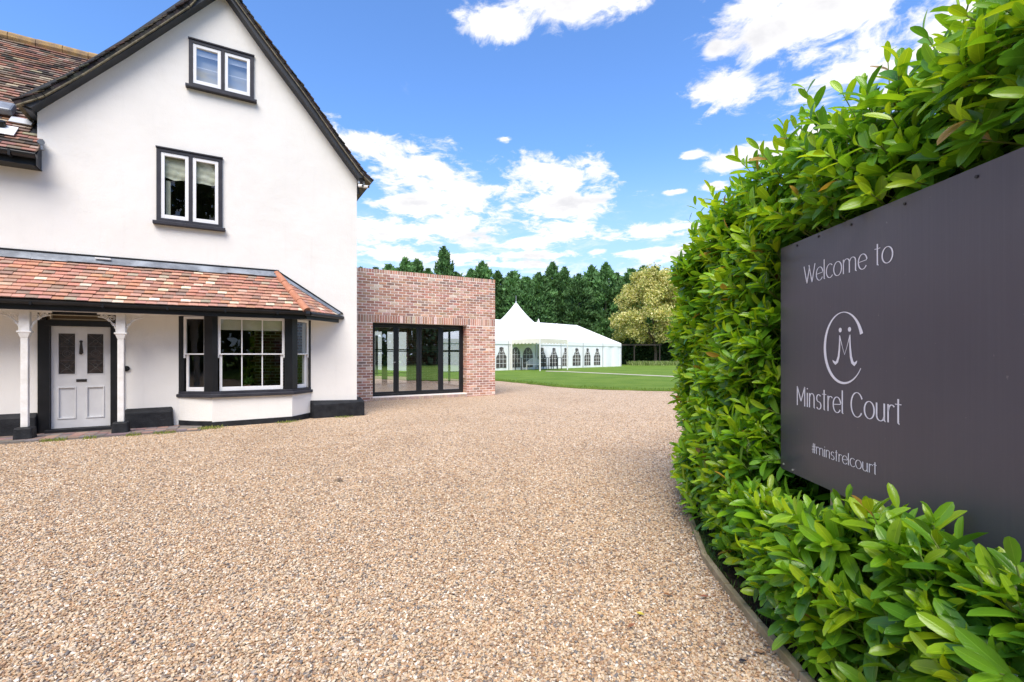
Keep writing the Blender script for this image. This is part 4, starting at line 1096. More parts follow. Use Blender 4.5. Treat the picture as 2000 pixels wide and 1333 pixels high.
# --- quarry tile paving under the porch
pav = MB().box(-8.5, -2.86, -.80, .0, -.03, .014).obj('porch_paving', material('grey_joint', (.19, .17, .155), .95, .05)); pav.location = HO; pav.rotation_euler = (0, 0, TH)
tag(pav, kind='structure')
pm = MB().box(0, .152, 0, .152, 0, .012).mesh('paver'); pm.materials.append(M['paver_o'])
PC = [((0.20, 0.165, 0.165), 4), ((0.30, 0.20, 0.17), 3), ((0.22, 0.18, 0.18), 4), ((0.38, 0.24, 0.18), 1.5), ((0.26, 0.23, 0.23), 2)]
k = 0
for i in range(36):
    for j in range(5):
        x_ = -2.90 - (i + 1) * .158; y_ = -.795 + j * .158
        if -8.5 > x_: continue
        if x_ > -3.35 and j > 1: continue
        if x_ > -3.30 and j == 1 and i < 1: continue
        o = bpy.data.objects.new('paver', pm); COL.objects.link(o); o.parent = pav
        o.location = (x_, y_, .0142 + random.uniform(0, .003)); o.rotation_euler = (random.uniform(-.008, .008), random.uniform(-.008, .008), random.uniform(-.01, .01))
        o.color = (*jit(PC[(0 if (i + j) % 2 else 1) if random.random() < .6 else random.randrange(5)][0], .2), 1)
pts = []
for _ in range(1500):
    s_ = random.uniform(-5.3, -2.5); n_ = .82 + random.gauss(0, .05)
    if math.sin(s_ * 5) + math.sin(s_ * 13 + 1) < .2: continue
    p = to_house(s_, -n_); pts.append((p.x, p.y, 0))
for _ in range(260):
    s_ = random.gauss(-2.75, .12); p = to_house(s_, -.62 + random.gauss(0, .06)); pts.append((p.x, p.y, 0))
for _ in range(160):
    s_ = random.choice((-.3, -1.45)) + random.gauss(0, .12); p = to_house(s_, -(.30 if s_ > -.9 else .5) + random.gauss(0, .03)); pts.append((p.x, p.y, 0))
tag(blades('weeds', pts, .015, .05, .006, [(0.22, 0.28, 0.07), (0.30, 0.32, 0.10), (0.16, 0.22, 0.05)]), 'thin green weeds in the gravel along the porch paving', 'weeds')

# ================================================================== BRICK EXTENSION
BO = (-.56, 15.62, 0)
brk = thing('brick_extension', 'flat-roofed red brick garden room with black bifold doors', 'building', BO, TH)
OX0, OX1, OZ0, OZ1 = -4.012, -1.027, .10, 2.275
TOPB = 3.812; LX = -7.0; BD = 6.0
mb = MB()
wall_sheet(mb, [(LX, 0), (-.003, 0), (-.003, TOPB - .006), (LX, TOPB - .006)], [(OX0, OX1, OZ0, OZ1)], .006, .32)
mb.obj('mortar_bed', M['mortar'], brk)
mb = MB()
bh = []
wall_sheet(mb, [(LX, 0), (0, 0), (0, TOPB), (LX, TOPB)], [(-4.6, -3.3, .1, 2.3), (-2.8, -1.0, .1, 2.3)], BD, .25)
ys_ = [.006, 1.2, 5.0, BD]; zs_ = [0, .1, 2.3, TOPB]
for i in range(3):
    for j in range(3):
        if i == 1 and j == 1: continue
        mb.poly([(-.004, ys_[i], zs_[j]), (-.004, ys_[i + 1], zs_[j]), (-.004, ys_[i + 1], zs_[j + 1]), (-.004, ys_[i], zs_[j + 1])])
mb.poly([(LX, 0.006, 0), (LX, BD, 0), (LX, BD, TOPB), (LX, .006, TOPB)])
def plainbrick(t, b):
    co = t.node('ShaderNodeTexCoord').outputs['Object']
    sp_ = t.node('ShaderNodeSeparateXYZ'); t.l.new(co, sp_.inputs[0])
    cb = t.node('ShaderNodeCombineXYZ', inp={0: t.m('ADD', sp_.outputs[0], sp_.outputs[1]), 1: sp_.outputs[2], 2: 0.0}).outputs[0]
    bt = t.node('ShaderNodeTexBrick', inp={'Scale': 1.0, 'Mortar Size': .006, 'Brick Width': .235, 'Row Height': .0795, 'Color1': (.28, .12, .09, 1), 'Color2': (.36, .19, .15, 1), 'Mortar': (.58, .48, .42, 1)})
    t.l.new(cb, bt.inputs['Vector']); t.l.new(bt.outputs[0], b.inputs['Base Color'])
    bump(t, b, t.m('SUBTRACT', 1.0, bt.outputs['Fac']), .5, .01)
M['brickwall'] = material('brick_side', rough=.9, spec=.1, build=plainbrick)
mb.obj('side_wall', M['brickwall'], brk)
MB().box(LX + .02, -.02, .12, BD - .02, 3.2, 3.6).obj('roof', M['lead'], brk)
MB().box(LX + .02, -.02, .34, BD - .02, 2.6, 3.19).obj('ceiling', M['interior'], brk)
MB().box(LX + .02, -.02, .34, BD - .02, .0, .09).obj('floor', M['floor'], brk)
MB().box(-3.55, -3.15, 3.2, 3.6, .09, 2.6).obj('pier', M['brickwall'], brk)
wp = MB()
for (a, b) in ((-4.5, -4.3), (-4.2, -3.95), (-3.0, -2.7), (-2.55, -2.45)):
    wp.box(a, b, BD - .6, BD - .55, .5, 2.1)
wp.obj('reflection_panels', material('reflection_white', (.8, .83, .82), .6), brk)  # added white panels standing in for bright reflections in the door glass
sw = MB()
for yy in (1.2, 2.45, 3.7, 4.93): sw.box(-.09, -.02, yy, yy + .07, .1, 2.3)
for zz in (.1, 1.45, 2.24): sw.box(-.085, -.025, 1.27, 4.93, zz, zz + .06)
sw.obj('side_window', M['anthracite'], brk)
im = MB(); im.box(-2.3, -2.1, 5.3, 5.4, .09, 2.3).box(-3.3, -.9, 5.34, 5.38, 1.5, 1.55).box(-6, -4.8, 2.4, 3.2, .7, .78)
for q in ((-5.9, 2.5), (-4.9, 2.5), (-5.9, 3.1), (-4.9, 3.1)): im.box(q[0], q[0] + .06, q[1], q[1] + .06, .09, .7)
im.obj('inner_furniture', M['timber_dark'], brk)
# bricks
BP = [((0.481, 0.248, 0.183), 5), ((0.538, 0.310, 0.235), 5), ((0.414, 0.230, 0.176), 4), ((0.607, 0.401, 0.314), 3), ((0.326, 0.218, 0.185), 1.4), ((0.483, 0.321, 0.239), 2), ((0.700, 0.560, 0.473), 1.5), ((0.560, 0.310, 0.213), 1)]
bricks = []     # x0, x1, z0, z1
BW, CH = .2335, .0795; JT = .020
def row(z0, z1, shift, xr=-.0):
    x = xr - shift
    if shift > 0: yield (xr - shift + JT, xr, z0, z1)
    while x > LX:
        yield (x - BW + JT, x, z0, z1); x -= BW
def emit(a, b, c, d, hole=True):
    if hole and c < OZ1 - .01 and d > OZ0 - .02 and b > OX0 and a < OX1:
        if a < OX0 - .04: bricks.append((a, OX0 - .0, c, d))
        if b > OX1 + .04: bricks.append((OX1 + .0, b, c, d))
        return
    bricks.append((a, b, c, d))
for r in range(15):
    z = 2.50 + r * .0800
    for q in row(z, z + .0615, .115 if r % 2 else 0): emit(*q)
for r in range(29):
    z = 2.262 - (r + 1) * .0795
    if z < -.06: break
    for q in row(z, z + .061, .115 if r % 2 else 0): emit(*q)
x = -.0
while x > LX:
    bricks.append((x - .062, x, 2.272, 2.486)); bricks.append((x - .062, x, 3.706, 3.812)); x -= .0765
x = OX1 - .0
while x > OX0:
    bricks.append((x - .066, x, -.03, .075)); x -= .0765
bricks.sort(key=lambda q: (q[0] < -4.8, (q[3] - q[2]) * (q[1] - q[0]) < .006, q[0] + random.uniform(-.0, .0)))
def bmesh_for(w_, h_, cache={}):
    k = (round(w_, 3), round(h_, 3))
    if k not in cache:
        m_ = MB(); m_.add([(0.002, 0, .002), (w_ - .002, 0, .002), (w_ - .002, 0, h_ - .002), (.002, 0, h_ - .002), (0, .012, 0), (w_, .012, 0), (w_, .012, h_), (0, .012, h_)],
                          [(0, 1, 2, 3), (1, 0, 4, 5), (2, 1, 5, 6), (3, 2, 6, 7), (0, 3, 7, 4)])
        me_ = m_.mesh('brick'); me_.materials.append(M['brick_o']); cache[k] = me_
    return cache[k]
rest = MB()
cnt = 0
for (a, b, c, d) in bricks:
    w_ = b - a
    if w_ < .02: continue
    colr = jit(random.choices([p[0] for p in BP], [p[1] for p in BP])[0], .18)
    yy = -.002 + random.uniform(-.002, .003)
    sill = c < 0 and d > .07
    if sill: yy = -.02; colr = jit((.52, .40, .33), .15)
    if cnt < 300 and w_ > .15 and a > -4.8:
        o = bpy.data.objects.new('brick', bmesh_for(w_, d - c)); COL.objects.link(o); o.parent = brk
        o.location = (a, yy, c); o.color = (*colr, 1); cnt += 1
    else:
        rest.col = colr
        rest.add([(a + .002, yy, c + .002), (b - .002, yy, c + .002), (b - .002, yy, d - .002), (a + .002, yy, d - .002), (a, .012, c), (b, .012, c), (b, .012, d), (a, .012, d)],
                 [(0, 1, 2, 3), (1, 0, 4, 5), (2, 1, 5, 6), (3, 2, 6, 7), (0, 3, 7, 4)])
# reveal bricks on the right jamb and soffit
for r in range(29):
    z = 2.262 - (r + 1) * .0795
    if z < .08: break
    for (y0, y1) in (((.012, .10), (.11, .32)) if r % 2 else ((.012, .21), (.22, .32))):
        rest.col = jit(random.choices([p[0] for p in BP], [p[1] for p in BP])[0], .18)
        rest.box(OX1 - .004, OX1 + .008, y0, y1, z, z + .068)
rest.obj('bricks', M['brick_a'], brk, kind='stuff')
# white specks of fixings on the parapet
# bifold doors
bf = MB(); FY = .28
bf.ring(OX0 + .0, OX1 - .0, OZ0, OZ1 - .0, .055, FY, FY + .08, .06, .07)
bif = bf.obj('bifold_doors', M['anthracite'], brk)
pw = (OX1 - OX0 - .11) / 4
for i in range(4):
    a = OX0 + .055 + pw * i; b = a + pw
    MB().ring(a + .004, b - .004, OZ0 + .064, OZ1 - .074, .072, FY - .012, FY + .055, .06, .055).obj('leaf_frame', M['anthracite'], bif, bev=.003)
    MB().poly([(a + .04, FY + .03, OZ0 + .1), (b - .04, FY + .03, OZ0 + .1), (b - .04, FY + .03, OZ1 - .11), (a + .04, FY + .03, OZ1 - .11)]).obj('pane', M['glass_big'], bif)
    gb = MB()
    for zz in (.78, 1.43): gb.box(a + .05, b - .05, FY + .034, FY + .05, zz - .012, zz + .012)
    gb.obj('glazing_bar', M['anthracite'], bif)
MB().box(OX0 + .055 + pw - .09, OX0 + .055 + pw - .075, FY - .06, FY - .045, 1.08, 1.10).box(OX0 + .055 + pw - .09, OX0 + .055 + pw - .03, FY - .06, FY - .05, 1.10, 1.115).box(OX0 + pw - .005, OX0 + pw + .012, FY - .06, FY - .013, 1.098, 1.117).obj('handle', M['alu'], bif)
MB().box(OX0, OX1, -.01, FY, .076, .099).obj('door_sill', M['mortar'], brk)
for k, xx in enumerate((-2.05, -.95)):
    pass

# ================================================================== MARQUEE
TT = math.atan2(.714, .70)
TO = (-.31, 38.45, 0)
tent = thing('marquee', 'long white marquee with a high pointed canopy and arched windows', 'marquee', TO, TT)
EHt, RGt, HW, XE, XS = 2.47, 4.72, 6.0, 17.2, -6.9
BAY = 3.42
nb = 5
def sag_panel(p00, p10, p11, p01, sag, n=6):
    vs = []; 
    for j in range(n + 1):
        for i in range(n + 1):
            u, v = i / n, j / n
            a = Vector(p00).lerp(Vector(p10), u); b = Vector(p01).lerp(Vector(p11), u); p = a.lerp(b, v)
            p.z -= sag * math.sin(math.pi * u) * math.sin(math.pi * v)
            vs.append(tuple(p))
    return vs, [(j * (n + 1) + i, j * (n + 1) + i + 1, (j + 1) * (n + 1) + i + 1, (j + 1) * (n + 1) + i) for j in range(n) for i in range(n)]
posts = [-6.84, -3.42, 0.0, 3.42, 6.84, 10.26, 13.66, 17.2]
for a, b in zip(posts[:-1], posts[1:]):
    for sgn in (1, -1):
        y_e = 0 if sgn > 0 else 2 * HW
        vs, fs = sag_panel((a + .03, y_e, EHt), (b - .03, y_e, EHt), (b - .03, HW, RGt), (a + .03, HW, RGt), .05)
        MB().add(vs, fs).obj('roof_panel', M['canvas'], tent, smooth=True)
    # front wall with slight ripples
    n_ = 14; vs = []
    plain = b > 14
    for j in (0, 1):
        for i in range(n_ + 1):
            x = a + .04 + (b - a - .08) * i / n_
            vs.append((x, .02 * math.sin(i * 1.9 + a) * (1 - j) + (.03 * math.sin(i * .9 + 2) if plain else 0), .02 if j == 0 else 2.18))
    MB().add(vs, [(i, i + 1, n_ + 2 + i, n_ + 1 + i) for i in range(n_)]).obj('wall_panel', M['canvas'], tent, smooth=True)
    MB().box(a + .04, b - .04, -.05, -.03, 2.15, EHt).obj('valance', M['canvas'], tent)
MB().poly([(XE, 0, 0), (XE, 2 * HW, 0), (XE, 2 * HW, EHt), (XE, HW, RGt), (XE, 0, EHt)]).poly([(-6.9, 0, 0), (-6.9, 2 * HW, 0), (-6.9, 2 * HW, EHt), (-6.9, HW, RGt), (-6.9, 0, EHt)]).poly([(-6.9, 2 * HW, 0), (XE, 2 * HW, 0), (XE, 2 * HW, EHt), (-6.9, 2 * HW, EHt)]).obj('end_wall', M['canvas'], tent)
for x in posts: MB().box(x - .04, x + .04, -.06, .03, 0, EHt).obj('upright', M['alu'], tent)
pk = MB()
for x in posts[1:]: pk.tube([(x, -.01, EHt), (x, HW, RGt + .015)], .03, 6)
pk.obj('seam_cover', M['canvas'], tent)
def arch_pts(cx, z0, z1, hw, n=10):
    zc = z1 - hw * 1.25
    return [(cx - hw, z0), (cx + hw, z0), (cx + hw, zc)] + [(cx + hw * math.cos(t), zc + hw * 1.25 * math.sin(t)) for t in [math.pi * i / n for i in range(1, n)]] + [(cx - hw, zc)]
for (cx, hw) in ((-.80, .52), (.87, .49), (2.38, .56), (4.16, .50), (5.82, .50), (7.50, .40), (9.26, .56), (11.02, .46), (12.68, .50), (-2.6, .5), (-4.3, .5)):
    hw *= 1.1
    pts_ = arch_pts(cx, .24, 1.92, hw)
    wn = MB().prism([(p[0], -.022, p[1]) for p in pts_], (0, .01, 0)).obj('arched_window', M['pvc'], tent)
    br = MB()
    for k in (-.33, .33): br.box(cx + k * hw * 1.0 - .012, cx + k * hw + .012, -.034, -.0225, .26, 1.76)
    for zz in (.60, .95, 1.30): br.box(cx - hw, cx + hw, -.035, -.0225, zz - .012, zz + .012)
    br.tube([(cx + .16 * math.cos(t), -.03, 1.62 + .12 * math.sin(t)) for t in [math.pi * (1 + i / 8) for i in range(9)]], .012, 5)
    br.obj('glazing_bars', M['canvas'], wn)
    if cx not in (.87, 2.38):
        for s_ in (-1, 1):
            dr_ = MB()
            e_ = [(cx + s_ * hw * 1.02, 1.86)]
            dr_.prism([(cx + s_ * hw * 1.03, -.045, 1.94), (cx + s_ * hw * .38, -.045, 1.94), (cx + s_ * hw * .50, -.045, 1.55), (cx + s_ * hw * .80, -.045, 1.28), (cx + s_ * hw * .97, -.045, 1.14), (cx + s_ * hw * 1.03, -.045, 1.10)], (0, .009, 0))
            dr_.obj('drape', M['canvas'], wn)
# high pointed canopy
PC_, PH, PR = 5.23, 4.15, 6.35       # centre, half width, peak height
can = MB(); n_ = 18; m2 = 8
zz0 = EHt + .02
def canopy_pt(k, u, v):   # side k, u along eave -1..1, v 0 eave .. 1 peak
    r_ = PH * ((1 - v) ** 1.0)
    prof = zz0 + (PR - zz0) * (0.42 * v + 0.58 * v ** 3.0)
    c0 = [(u, -1), (1, u), (-u, 1), (-1, -u)][k]
    return (PC_ + c0[0] * r_, PH + c0[1] * r_, prof)
for k in range(4):
    cp_ = MB(); vs = []
    for j in range(n_ + 1):
        for i in range(m2 + 1): vs.append(canopy_pt(k, -1 + 2 * i / m2, j / n_ * .985))
    cp_.add(vs, [(j * (m2 + 1) + i, j * (m2 + 1) + i + 1, (j + 1) * (m2 + 1) + i + 1, (j + 1) * (m2 + 1) + i) for j in range(n_) for i in range(m2)])
    cp_.obj('canopy_panel', M['canvas'], tent, smooth=True)
MB().tube([(PC_, PH, 6.2), (PC_, PH, 6.40)], .09, 10, r1=.05).tube([(PC_, PH, 6.4), (PC_, PH, 6.95)], .018, 6).obj('finial', M['alu'], tent)
MB().tube([(10.6, HW, 4.65), (10.6, HW, 5.1)], .16, 10, r1=.03).obj('second_peak', M['canvas'], tent)
# entrance awning: posts, flat top and scalloped valance
AX0, AX1, AD = .30, 3.75, 3.18
aw = MB()
vs, fs = sag_panel((AX0, -AD, 2.52), (AX1, -AD, 2.52), (AX1, -.06, 2.56), (AX0, -.06, 2.56), .04)
aw.add(vs, fs); aw.obj('awning_top', M['canvas'], tent)
def scallop(p, q, zt, zb, n):
    m_ = MB(); P0, P1 = Vector(p), Vector(q)
    vs = []
    N = n * 6
    for i in range(N + 1):
        u = i / N; x = P0.lerp(P1, u); dz = abs(math.sin(u * n * math.pi)) * .10
        vs += [(x.x, x.y, zt), (x.x, x.y, zb + .06 - dz * .9)]
    m_.add(vs, [(2 * i, 2 * i + 1, 2 * i + 3, 2 * i + 2) for i in range(N)])
    return m_
scallop((AX0, -AD, 0), (AX1, -AD, 0), 2.56, 2.18, 9).obj('awning_valance', M['canvas_cream'], tent)
scallop((AX0, -AD, 0), (AX0, -.06, 0), 2.56, 2.18, 8).obj('awning_valance', M['canvas_cream'], tent)
for (x, y) in ((AX0, -AD), (AX1, -AD), (AX0, -.12)): MB().box(x - .035, x + .035, y - .035, y + .035, 0, 2.5).obj('awning_post', M['plastic'], tent)
for (x, y) in ((AX0 + .05, -.06), (AX1, -.06)): MB().box(x - .09, x + .02, y - .03, y, .02, 2.2).obj('side_drape', M['canvas_cream'], tent)

def tent_pt(x, y, z=0.035):
    return Vector(TO) + Matrix.Rotation(TT, 3, 'Z') @ Vector((x, y, 0)) + Vector((0, 0, z))
# white garden bench with a curved back under the awning
bn_ = thing('garden_bench', 'white curved-back garden bench under the marquee awning', 'bench', tent_pt(2.2, -.8), R(-8))
MB().box(-.6, .6, -.25, .25, .40, .45).obj('seat', M['plastic'], bn_, bev=.01)
bk = MB(); arc = [(-.62 + 1.24 * i / 16, .25 + .02, .62 + .36 * math.sin(math.pi * i / 16)) for i in range(17)]
bk.tube(arc, .03, 6)
for i in range(1, 16):
    bk.box(arc[i][0] - .028, arc[i][0] + .028, .255, .275, .45, arc[i][2])
bk.obj('backrest', M['plastic'], bn_)
for (x, y) in ((-.56, -.22), (.56, -.22), (-.56, .24), (.56, .24)): MB().box(x - .03, x + .03, y - .03, y + .03, 0, .41 if y > 0 else .62).obj('leg', M['plastic'], bn_)
for s_ in (-1, 1): MB().box(s_ * .60 - .03, s_ * .60 + .03, -.26, .26, .62, .66).obj('armrest', M['plastic'], bn_, bev=.01)
for i, (x, y, lab) in enumerate(((.62, -.55, 'tall black bar table left of the white bench under the awning'), (4.05, -.75, 'tall black bar table right of the white bench near the awning post'), (4.75, -1.3, 'tall black bar table furthest right, outside the awning'))):
    tb = thing('bar_table', lab, 'table', tent_pt(x, y), R(20 * i + 5), group='black bar tables by the marquee')
    MB().box(-.28, .28, -.28, .28, .98, 1.02).obj('table_top', M['anthracite'], tb, bev=.006)
    for (lx, ly) in ((-.25, -.25), (.25, -.25), (-.25, .25), (.25, .25)): MB().box(lx - .02, lx + .02, ly - .02, ly + .02, 0, .98).obj('leg', M['anthracite'], tb)
    MB().ring(-.25, .25, .30, .33, .02, -.262, -.248).obj('foot_rail', M['anthracite'], tb)

# ================================================================== TREES
def conifer_mesh(name, h, r, seed, n=7600, size=.30):
    rg = np.random.default_rng(seed)
    # branch tiers with clumped outline
    nb_ = 170
    bh = rg.uniform(.03, .985, nb_) ** .8; ba = rg.uniform(0, 2 * np.pi, nb_)
    br = (np.clip((1.0 - bh) * h / 3.4, .08, 1.0) ** .75) * rg.uniform(.72, 1.12, nb_)
    idx = rg.integers(0, nb_, n)
    t = rg.uniform(.35, 1.0, n) ** .7
    rad = r * br[idx] * t
    ang = ba[idx] + rg.normal(0, .22, n)
    z = bh[idx] * h + rad * .35 + rg.normal(0, .16, n)
    P_ = np.stack([rad * np.cos(ang), rad * np.sin(ang), z], 1) + rg.normal(0, .09, (n, 3))
    # spire
    ns = 420; zs = rg.uniform(.88, 1.03, ns); rs = (1.04 - zs) * 5.0 * rg.uniform(0, 1, ns); an = rg.uniform(0, 6.28, ns)
    P_ = np.concatenate([P_, np.stack([rs * np.cos(an), rs * np.sin(an), zs * h], 1)]); n2 = len(P_)
    outd = P_.copy(); outd[:, 2] = 0; outd /= (np.linalg.norm(outd, axis=1, keepdims=True) + 1e-6)
    d = outd * rg.uniform(.4, 1, (n2, 1)) + np.array([0, 0, 1]) * rg.uniform(.2, 1.0, (n2, 1)) + rg.normal(0, .3, (n2, 3)); d /= np.linalg.norm(d, axis=1, keepdims=True)
    s_ = np.cross(d, rg.normal(0, 1, (n2, 3))); s_ /= np.linalg.norm(s_, axis=1, keepdims=True)
    L = size * rg.uniform(.6, 1.4, (n2, 1)); W_ = L * .42
    V = np.stack([P_ - d * L * .4, P_ + s_ * W_, P_ + d * L, P_ - s_ * W_], 1).reshape(-1, 3)
    tint = rg.uniform(.7, 1.35, nb_)
    k = np.concatenate([tint[idx], np.full(ns, 1.0)])[:, None] * rg.uniform(.8, 1.2, (n2, 1))
    k = k * (0.85 + 0.14 * (seed % 4))
    base = np.array([[.078, .165, .055]]) * (1 - 0) + rg.uniform(0, 1, (n2, 1)) * np.array([[.022, .030, .008]])
    return np_mesh(name, V, np.arange(n2 * 4).reshape(n2, 4), M['needles'], base * k, smooth=False, parent=False)
con = [conifer_mesh('crown', 12.6, 2.1, 11), conifer_mesh('crown', 12.6, 2.5, 12), conifer_mesh('crown', 12.6, 1.9, 13), conifer_mesh('crown', 12.6, 2.3, 14), conifer_mesh('crown', 12.6, 2.7, 15), conifer_mesh('crown', 12.6, 1.7, 16)]
trunk_me = MB().tube([(0, 0, 0), (0.05, 0, 4), (0, 0, 11)], .16, 7, r1=.03).mesh('trunk'); trunk_me.materials.append(M['bark'])
cx_list = []
x = -24.0
tops = {780: 505, 820: 508, 865: 483, 905: 520, 950: 512}
px = 705
while px < 1325:
    cx_list.append(px); px += random.uniform(22, 31)
nm = len(cx_list)
for i, px in enumerate(cx_list):
    Yd = 66 + random.uniform(-2.0, 2.0)
    tp = 530 + 7 * math.sin(i * 1.7) + random.uniform(-11, 9)
    if px > 1180: tp -= 8
    for k_, v_ in tops.items():
        if abs(px - k_) < 14: tp = v_
    if px < 745: tp = 524
    hh = (692 - tp) / 920 * Yd + 1.35
    X_ = (px - 1000) / 920 * Yd
    place = ('behind the brick garden room' if px < 960 else 'behind the marquee peak' if px < 1060 else 'behind the marquee ridge' if px < 1190 else 'beside the pale yellow tree')
    idx_same = [q for q in cx_list if (q < 960) == (px < 960) and (960 <= q < 1060) == (960 <= px < 1060) and (1060 <= q < 1190) == (1060 <= px < 1190)]
    rank = idx_same.index(px)
    ordn = ['first', 'second', 'third', 'fourth', 'fifth', 'sixth', 'seventh', 'eighth', 'ninth', 'tenth', 'eleventh', 'twelfth'][rank]
    lab = f'dark green conifer in the far row, {ordn} from the left {place}'
    if tp == 483: lab = 'tallest dark conifer with a ragged spire behind the brick garden room'
    t_ = thing('conifer_tree', lab, 'tree', (X_, Yd, 0), random.uniform(0, 6.28), 'conifers in the row behind the marquee')
    sc_ = hh / 13.0
    c_ = link('crown', con[(i * 5 + i // 3) % 6], parent=t_); c_.scale = (1.0 * random.uniform(.9, 1.1), random.uniform(.9, 1.1), sc_)
    k_ = link('trunk', trunk_me, parent=t_); k_.scale = (1, 1, sc_)
    if tp == 483: c_.scale = (.95, .95, sc_)
# back row filling, dark wood behind
rg = np.random.default_rng(5)
n = 46000
Pw = np.stack([rg.uniform(-30, 84, n), rg.uniform(69.5, 73, n), rg.uniform(0, 1, n) ** .9 * 11.4], 1)
Pw[:, 2] *= 1 + .05 * np.sin(Pw[:, 0] * 1.3)
d = rg.normal(0, 1, (n, 3)); d /= np.linalg.norm(d, axis=1, keepdims=True); s_ = np.cross(d, rg.normal(0, 1, (n, 3))); s_ /= np.linalg.norm(s_, axis=1, keepdims=True)
L = rg.uniform(.25, .6, (n, 1))
V = np.stack([Pw - d * L, Pw + s_ * L * .6, Pw + d * L, Pw - s_ * L * .6], 1).reshape(-1, 3)
tag(np_mesh('background_wood', V, np.arange(n * 4).reshape(n, 4), M['needles'], np.array([[.06, .13, .044]]) * rg.uniform(.6, 1.3, (n, 1)), smooth=False), 'dark evergreen wood filling the gaps behind the conifer row', 'wood', kind='stuff')
# wood all round behind the camera and to the sides (seen only as reflection and horizon)
n = 42000
a = rg.uniform(0, 2 * np.pi, n); rr_ = rg.uniform(0, 1, n)
back = np.clip(-np.cos(a), 0, 1) ** 2
xs = 0 + (34 + rr_ * 5) * np.sin(a); ys = -2 + (30 + rr_ * 5 - 12 * back) * np.cos(a)
keep = (ys < 16) & ~((xs > -39) & (ys > 8) & (xs < -25) & False)
xs, ys = xs[keep], ys[keep]; n = len(xs)
Hh = 7.0 + 13.0 * back[keep] + 1.6 * np.sin(xs * .5) + 1.2 * np.sin(ys * .7 + 1)
Pw = np.stack([xs, ys, rg.uniform(0, 1, n) * Hh], 1)
d = rg.normal(0, 1, (n, 3)); d /= np.linalg.norm(d, axis=1, keepdims=True); s_ = np.cross(d, rg.normal(0, 1, (n, 3))); s_ /= np.linalg.norm(s_, axis=1, keepdims=True)
L = rg.uniform(.3, .7, (n, 1))
V = np.stack([Pw - d * L, Pw + s_ * L * .6, Pw + d * L, Pw - s_ * L * .6], 1).reshape(-1, 3)
tag(np_mesh('tree_belt', V, np.arange(n * 4).reshape(n, 4), M['needles'], np.array([[.08, .13, .045]]) * rg.uniform(.6, 1.4, (n, 1)), smooth=False), 'belt of green trees enclosing the grounds', 'wood', kind='stuff')

def crown_mesh(name, blobs, n, size, cols, seed, shell=.55):
    rg = np.random.default_rng(seed)
    B = np.array(blobs, dtype=float)      # x y z r
    wts = B[:, 3] ** 2; idx = rg.choice(len(B), n, p=wts / wts.sum())
    v = rg.normal(0, 1, (n, 3)); v /= np.linalg.norm(v, axis=1, keepdims=True)
    # leaf clusters on each blob
    rad = B[idx, 3] * (shell + (1.08 - shell) * rg.uniform(0, 1, n) ** .6)
    lump = 1 + .14 * np.sin(v[:, 0] * 9 + idx) * np.sin(v[:, 1] * 8) * np.cos(v[:, 2] * 9)
    P_ = B[idx, :3] + v * (rad * lump)[:, None]
    d = v + rg.normal(0, .6, (n, 3)); d /= np.linalg.norm(d, axis=1, keepdims=True); s_ = np.cross(d, rg.normal(0, 1, (n, 3))); s_ /= np.linalg.norm(s_, axis=1, keepdims=True)
    L = size * rg.uniform(.6, 1.35, (n, 1))
    V = np.stack([P_ - d * L * .5, P_ + s_ * L * .45, P_ + d * L * .6, P_ - s_ * L * .45], 1).reshape(-1, 3)
    C = np.array(cols)
    ti = rg.uniform(.88, 1.12, len(B))
    pick = rg.integers(0, len(C), n)
    return np_mesh(name, V, np.arange(n * 4).reshape(n, 4), M['broad'], C[pick] * (ti[idx] * rg.uniform(.8, 1.2, n))[:, None], smooth=False, parent=False)
yt = thing('variegated_tree', 'broad tree with cream and yellow foliage on the right of the marquee', 'tree', (16.6, 57.5, 0))
rb_ = random.Random(4)
bl = []
for _ in range(150):
    z = rb_.uniform(3.0, 11.2); prof = math.sin(max(0, min(1, (z - .6) / 11.6)) ** .72 * math.pi) ** .6
    a_ = rb_.uniform(0, 6.28); r_ = prof * 4.75 * rb_.uniform(.25, 1) ** .6
    bl.append((.6 + r_ * math.cos(a_), r_ * math.sin(a_) * .9, z, rb_.uniform(.55, 1.0)))
link('crown', crown_mesh('crown', bl, 36000, .20, [(.56, .54, .20), (.62, .60, .27), (.48, .48, .15), (.32, .36, .09), (.20, .26, .06), (.58, .57, .24)], 3, .15), parent=yt)
tr = MB(); tr.tube([(0.9, 0, 0), (.95, 0, 1.6), (.7, 0, 3.4), (.6, 0, 7)], .22, 8, r1=.08)
for a_ in (0.4, 1.9, 3.3, 4.6, 5.5): tr.tube([(.75, 0, 3.0), (.7 + 1.3 * math.cos(a_), 1.3 * math.sin(a_), 4.8), (.7 + 2.8 * math.cos(a_), 2.8 * math.sin(a_), 6.6)], .09, 6, r1=.03)
tr.obj('trunk', M['bark'], yt)
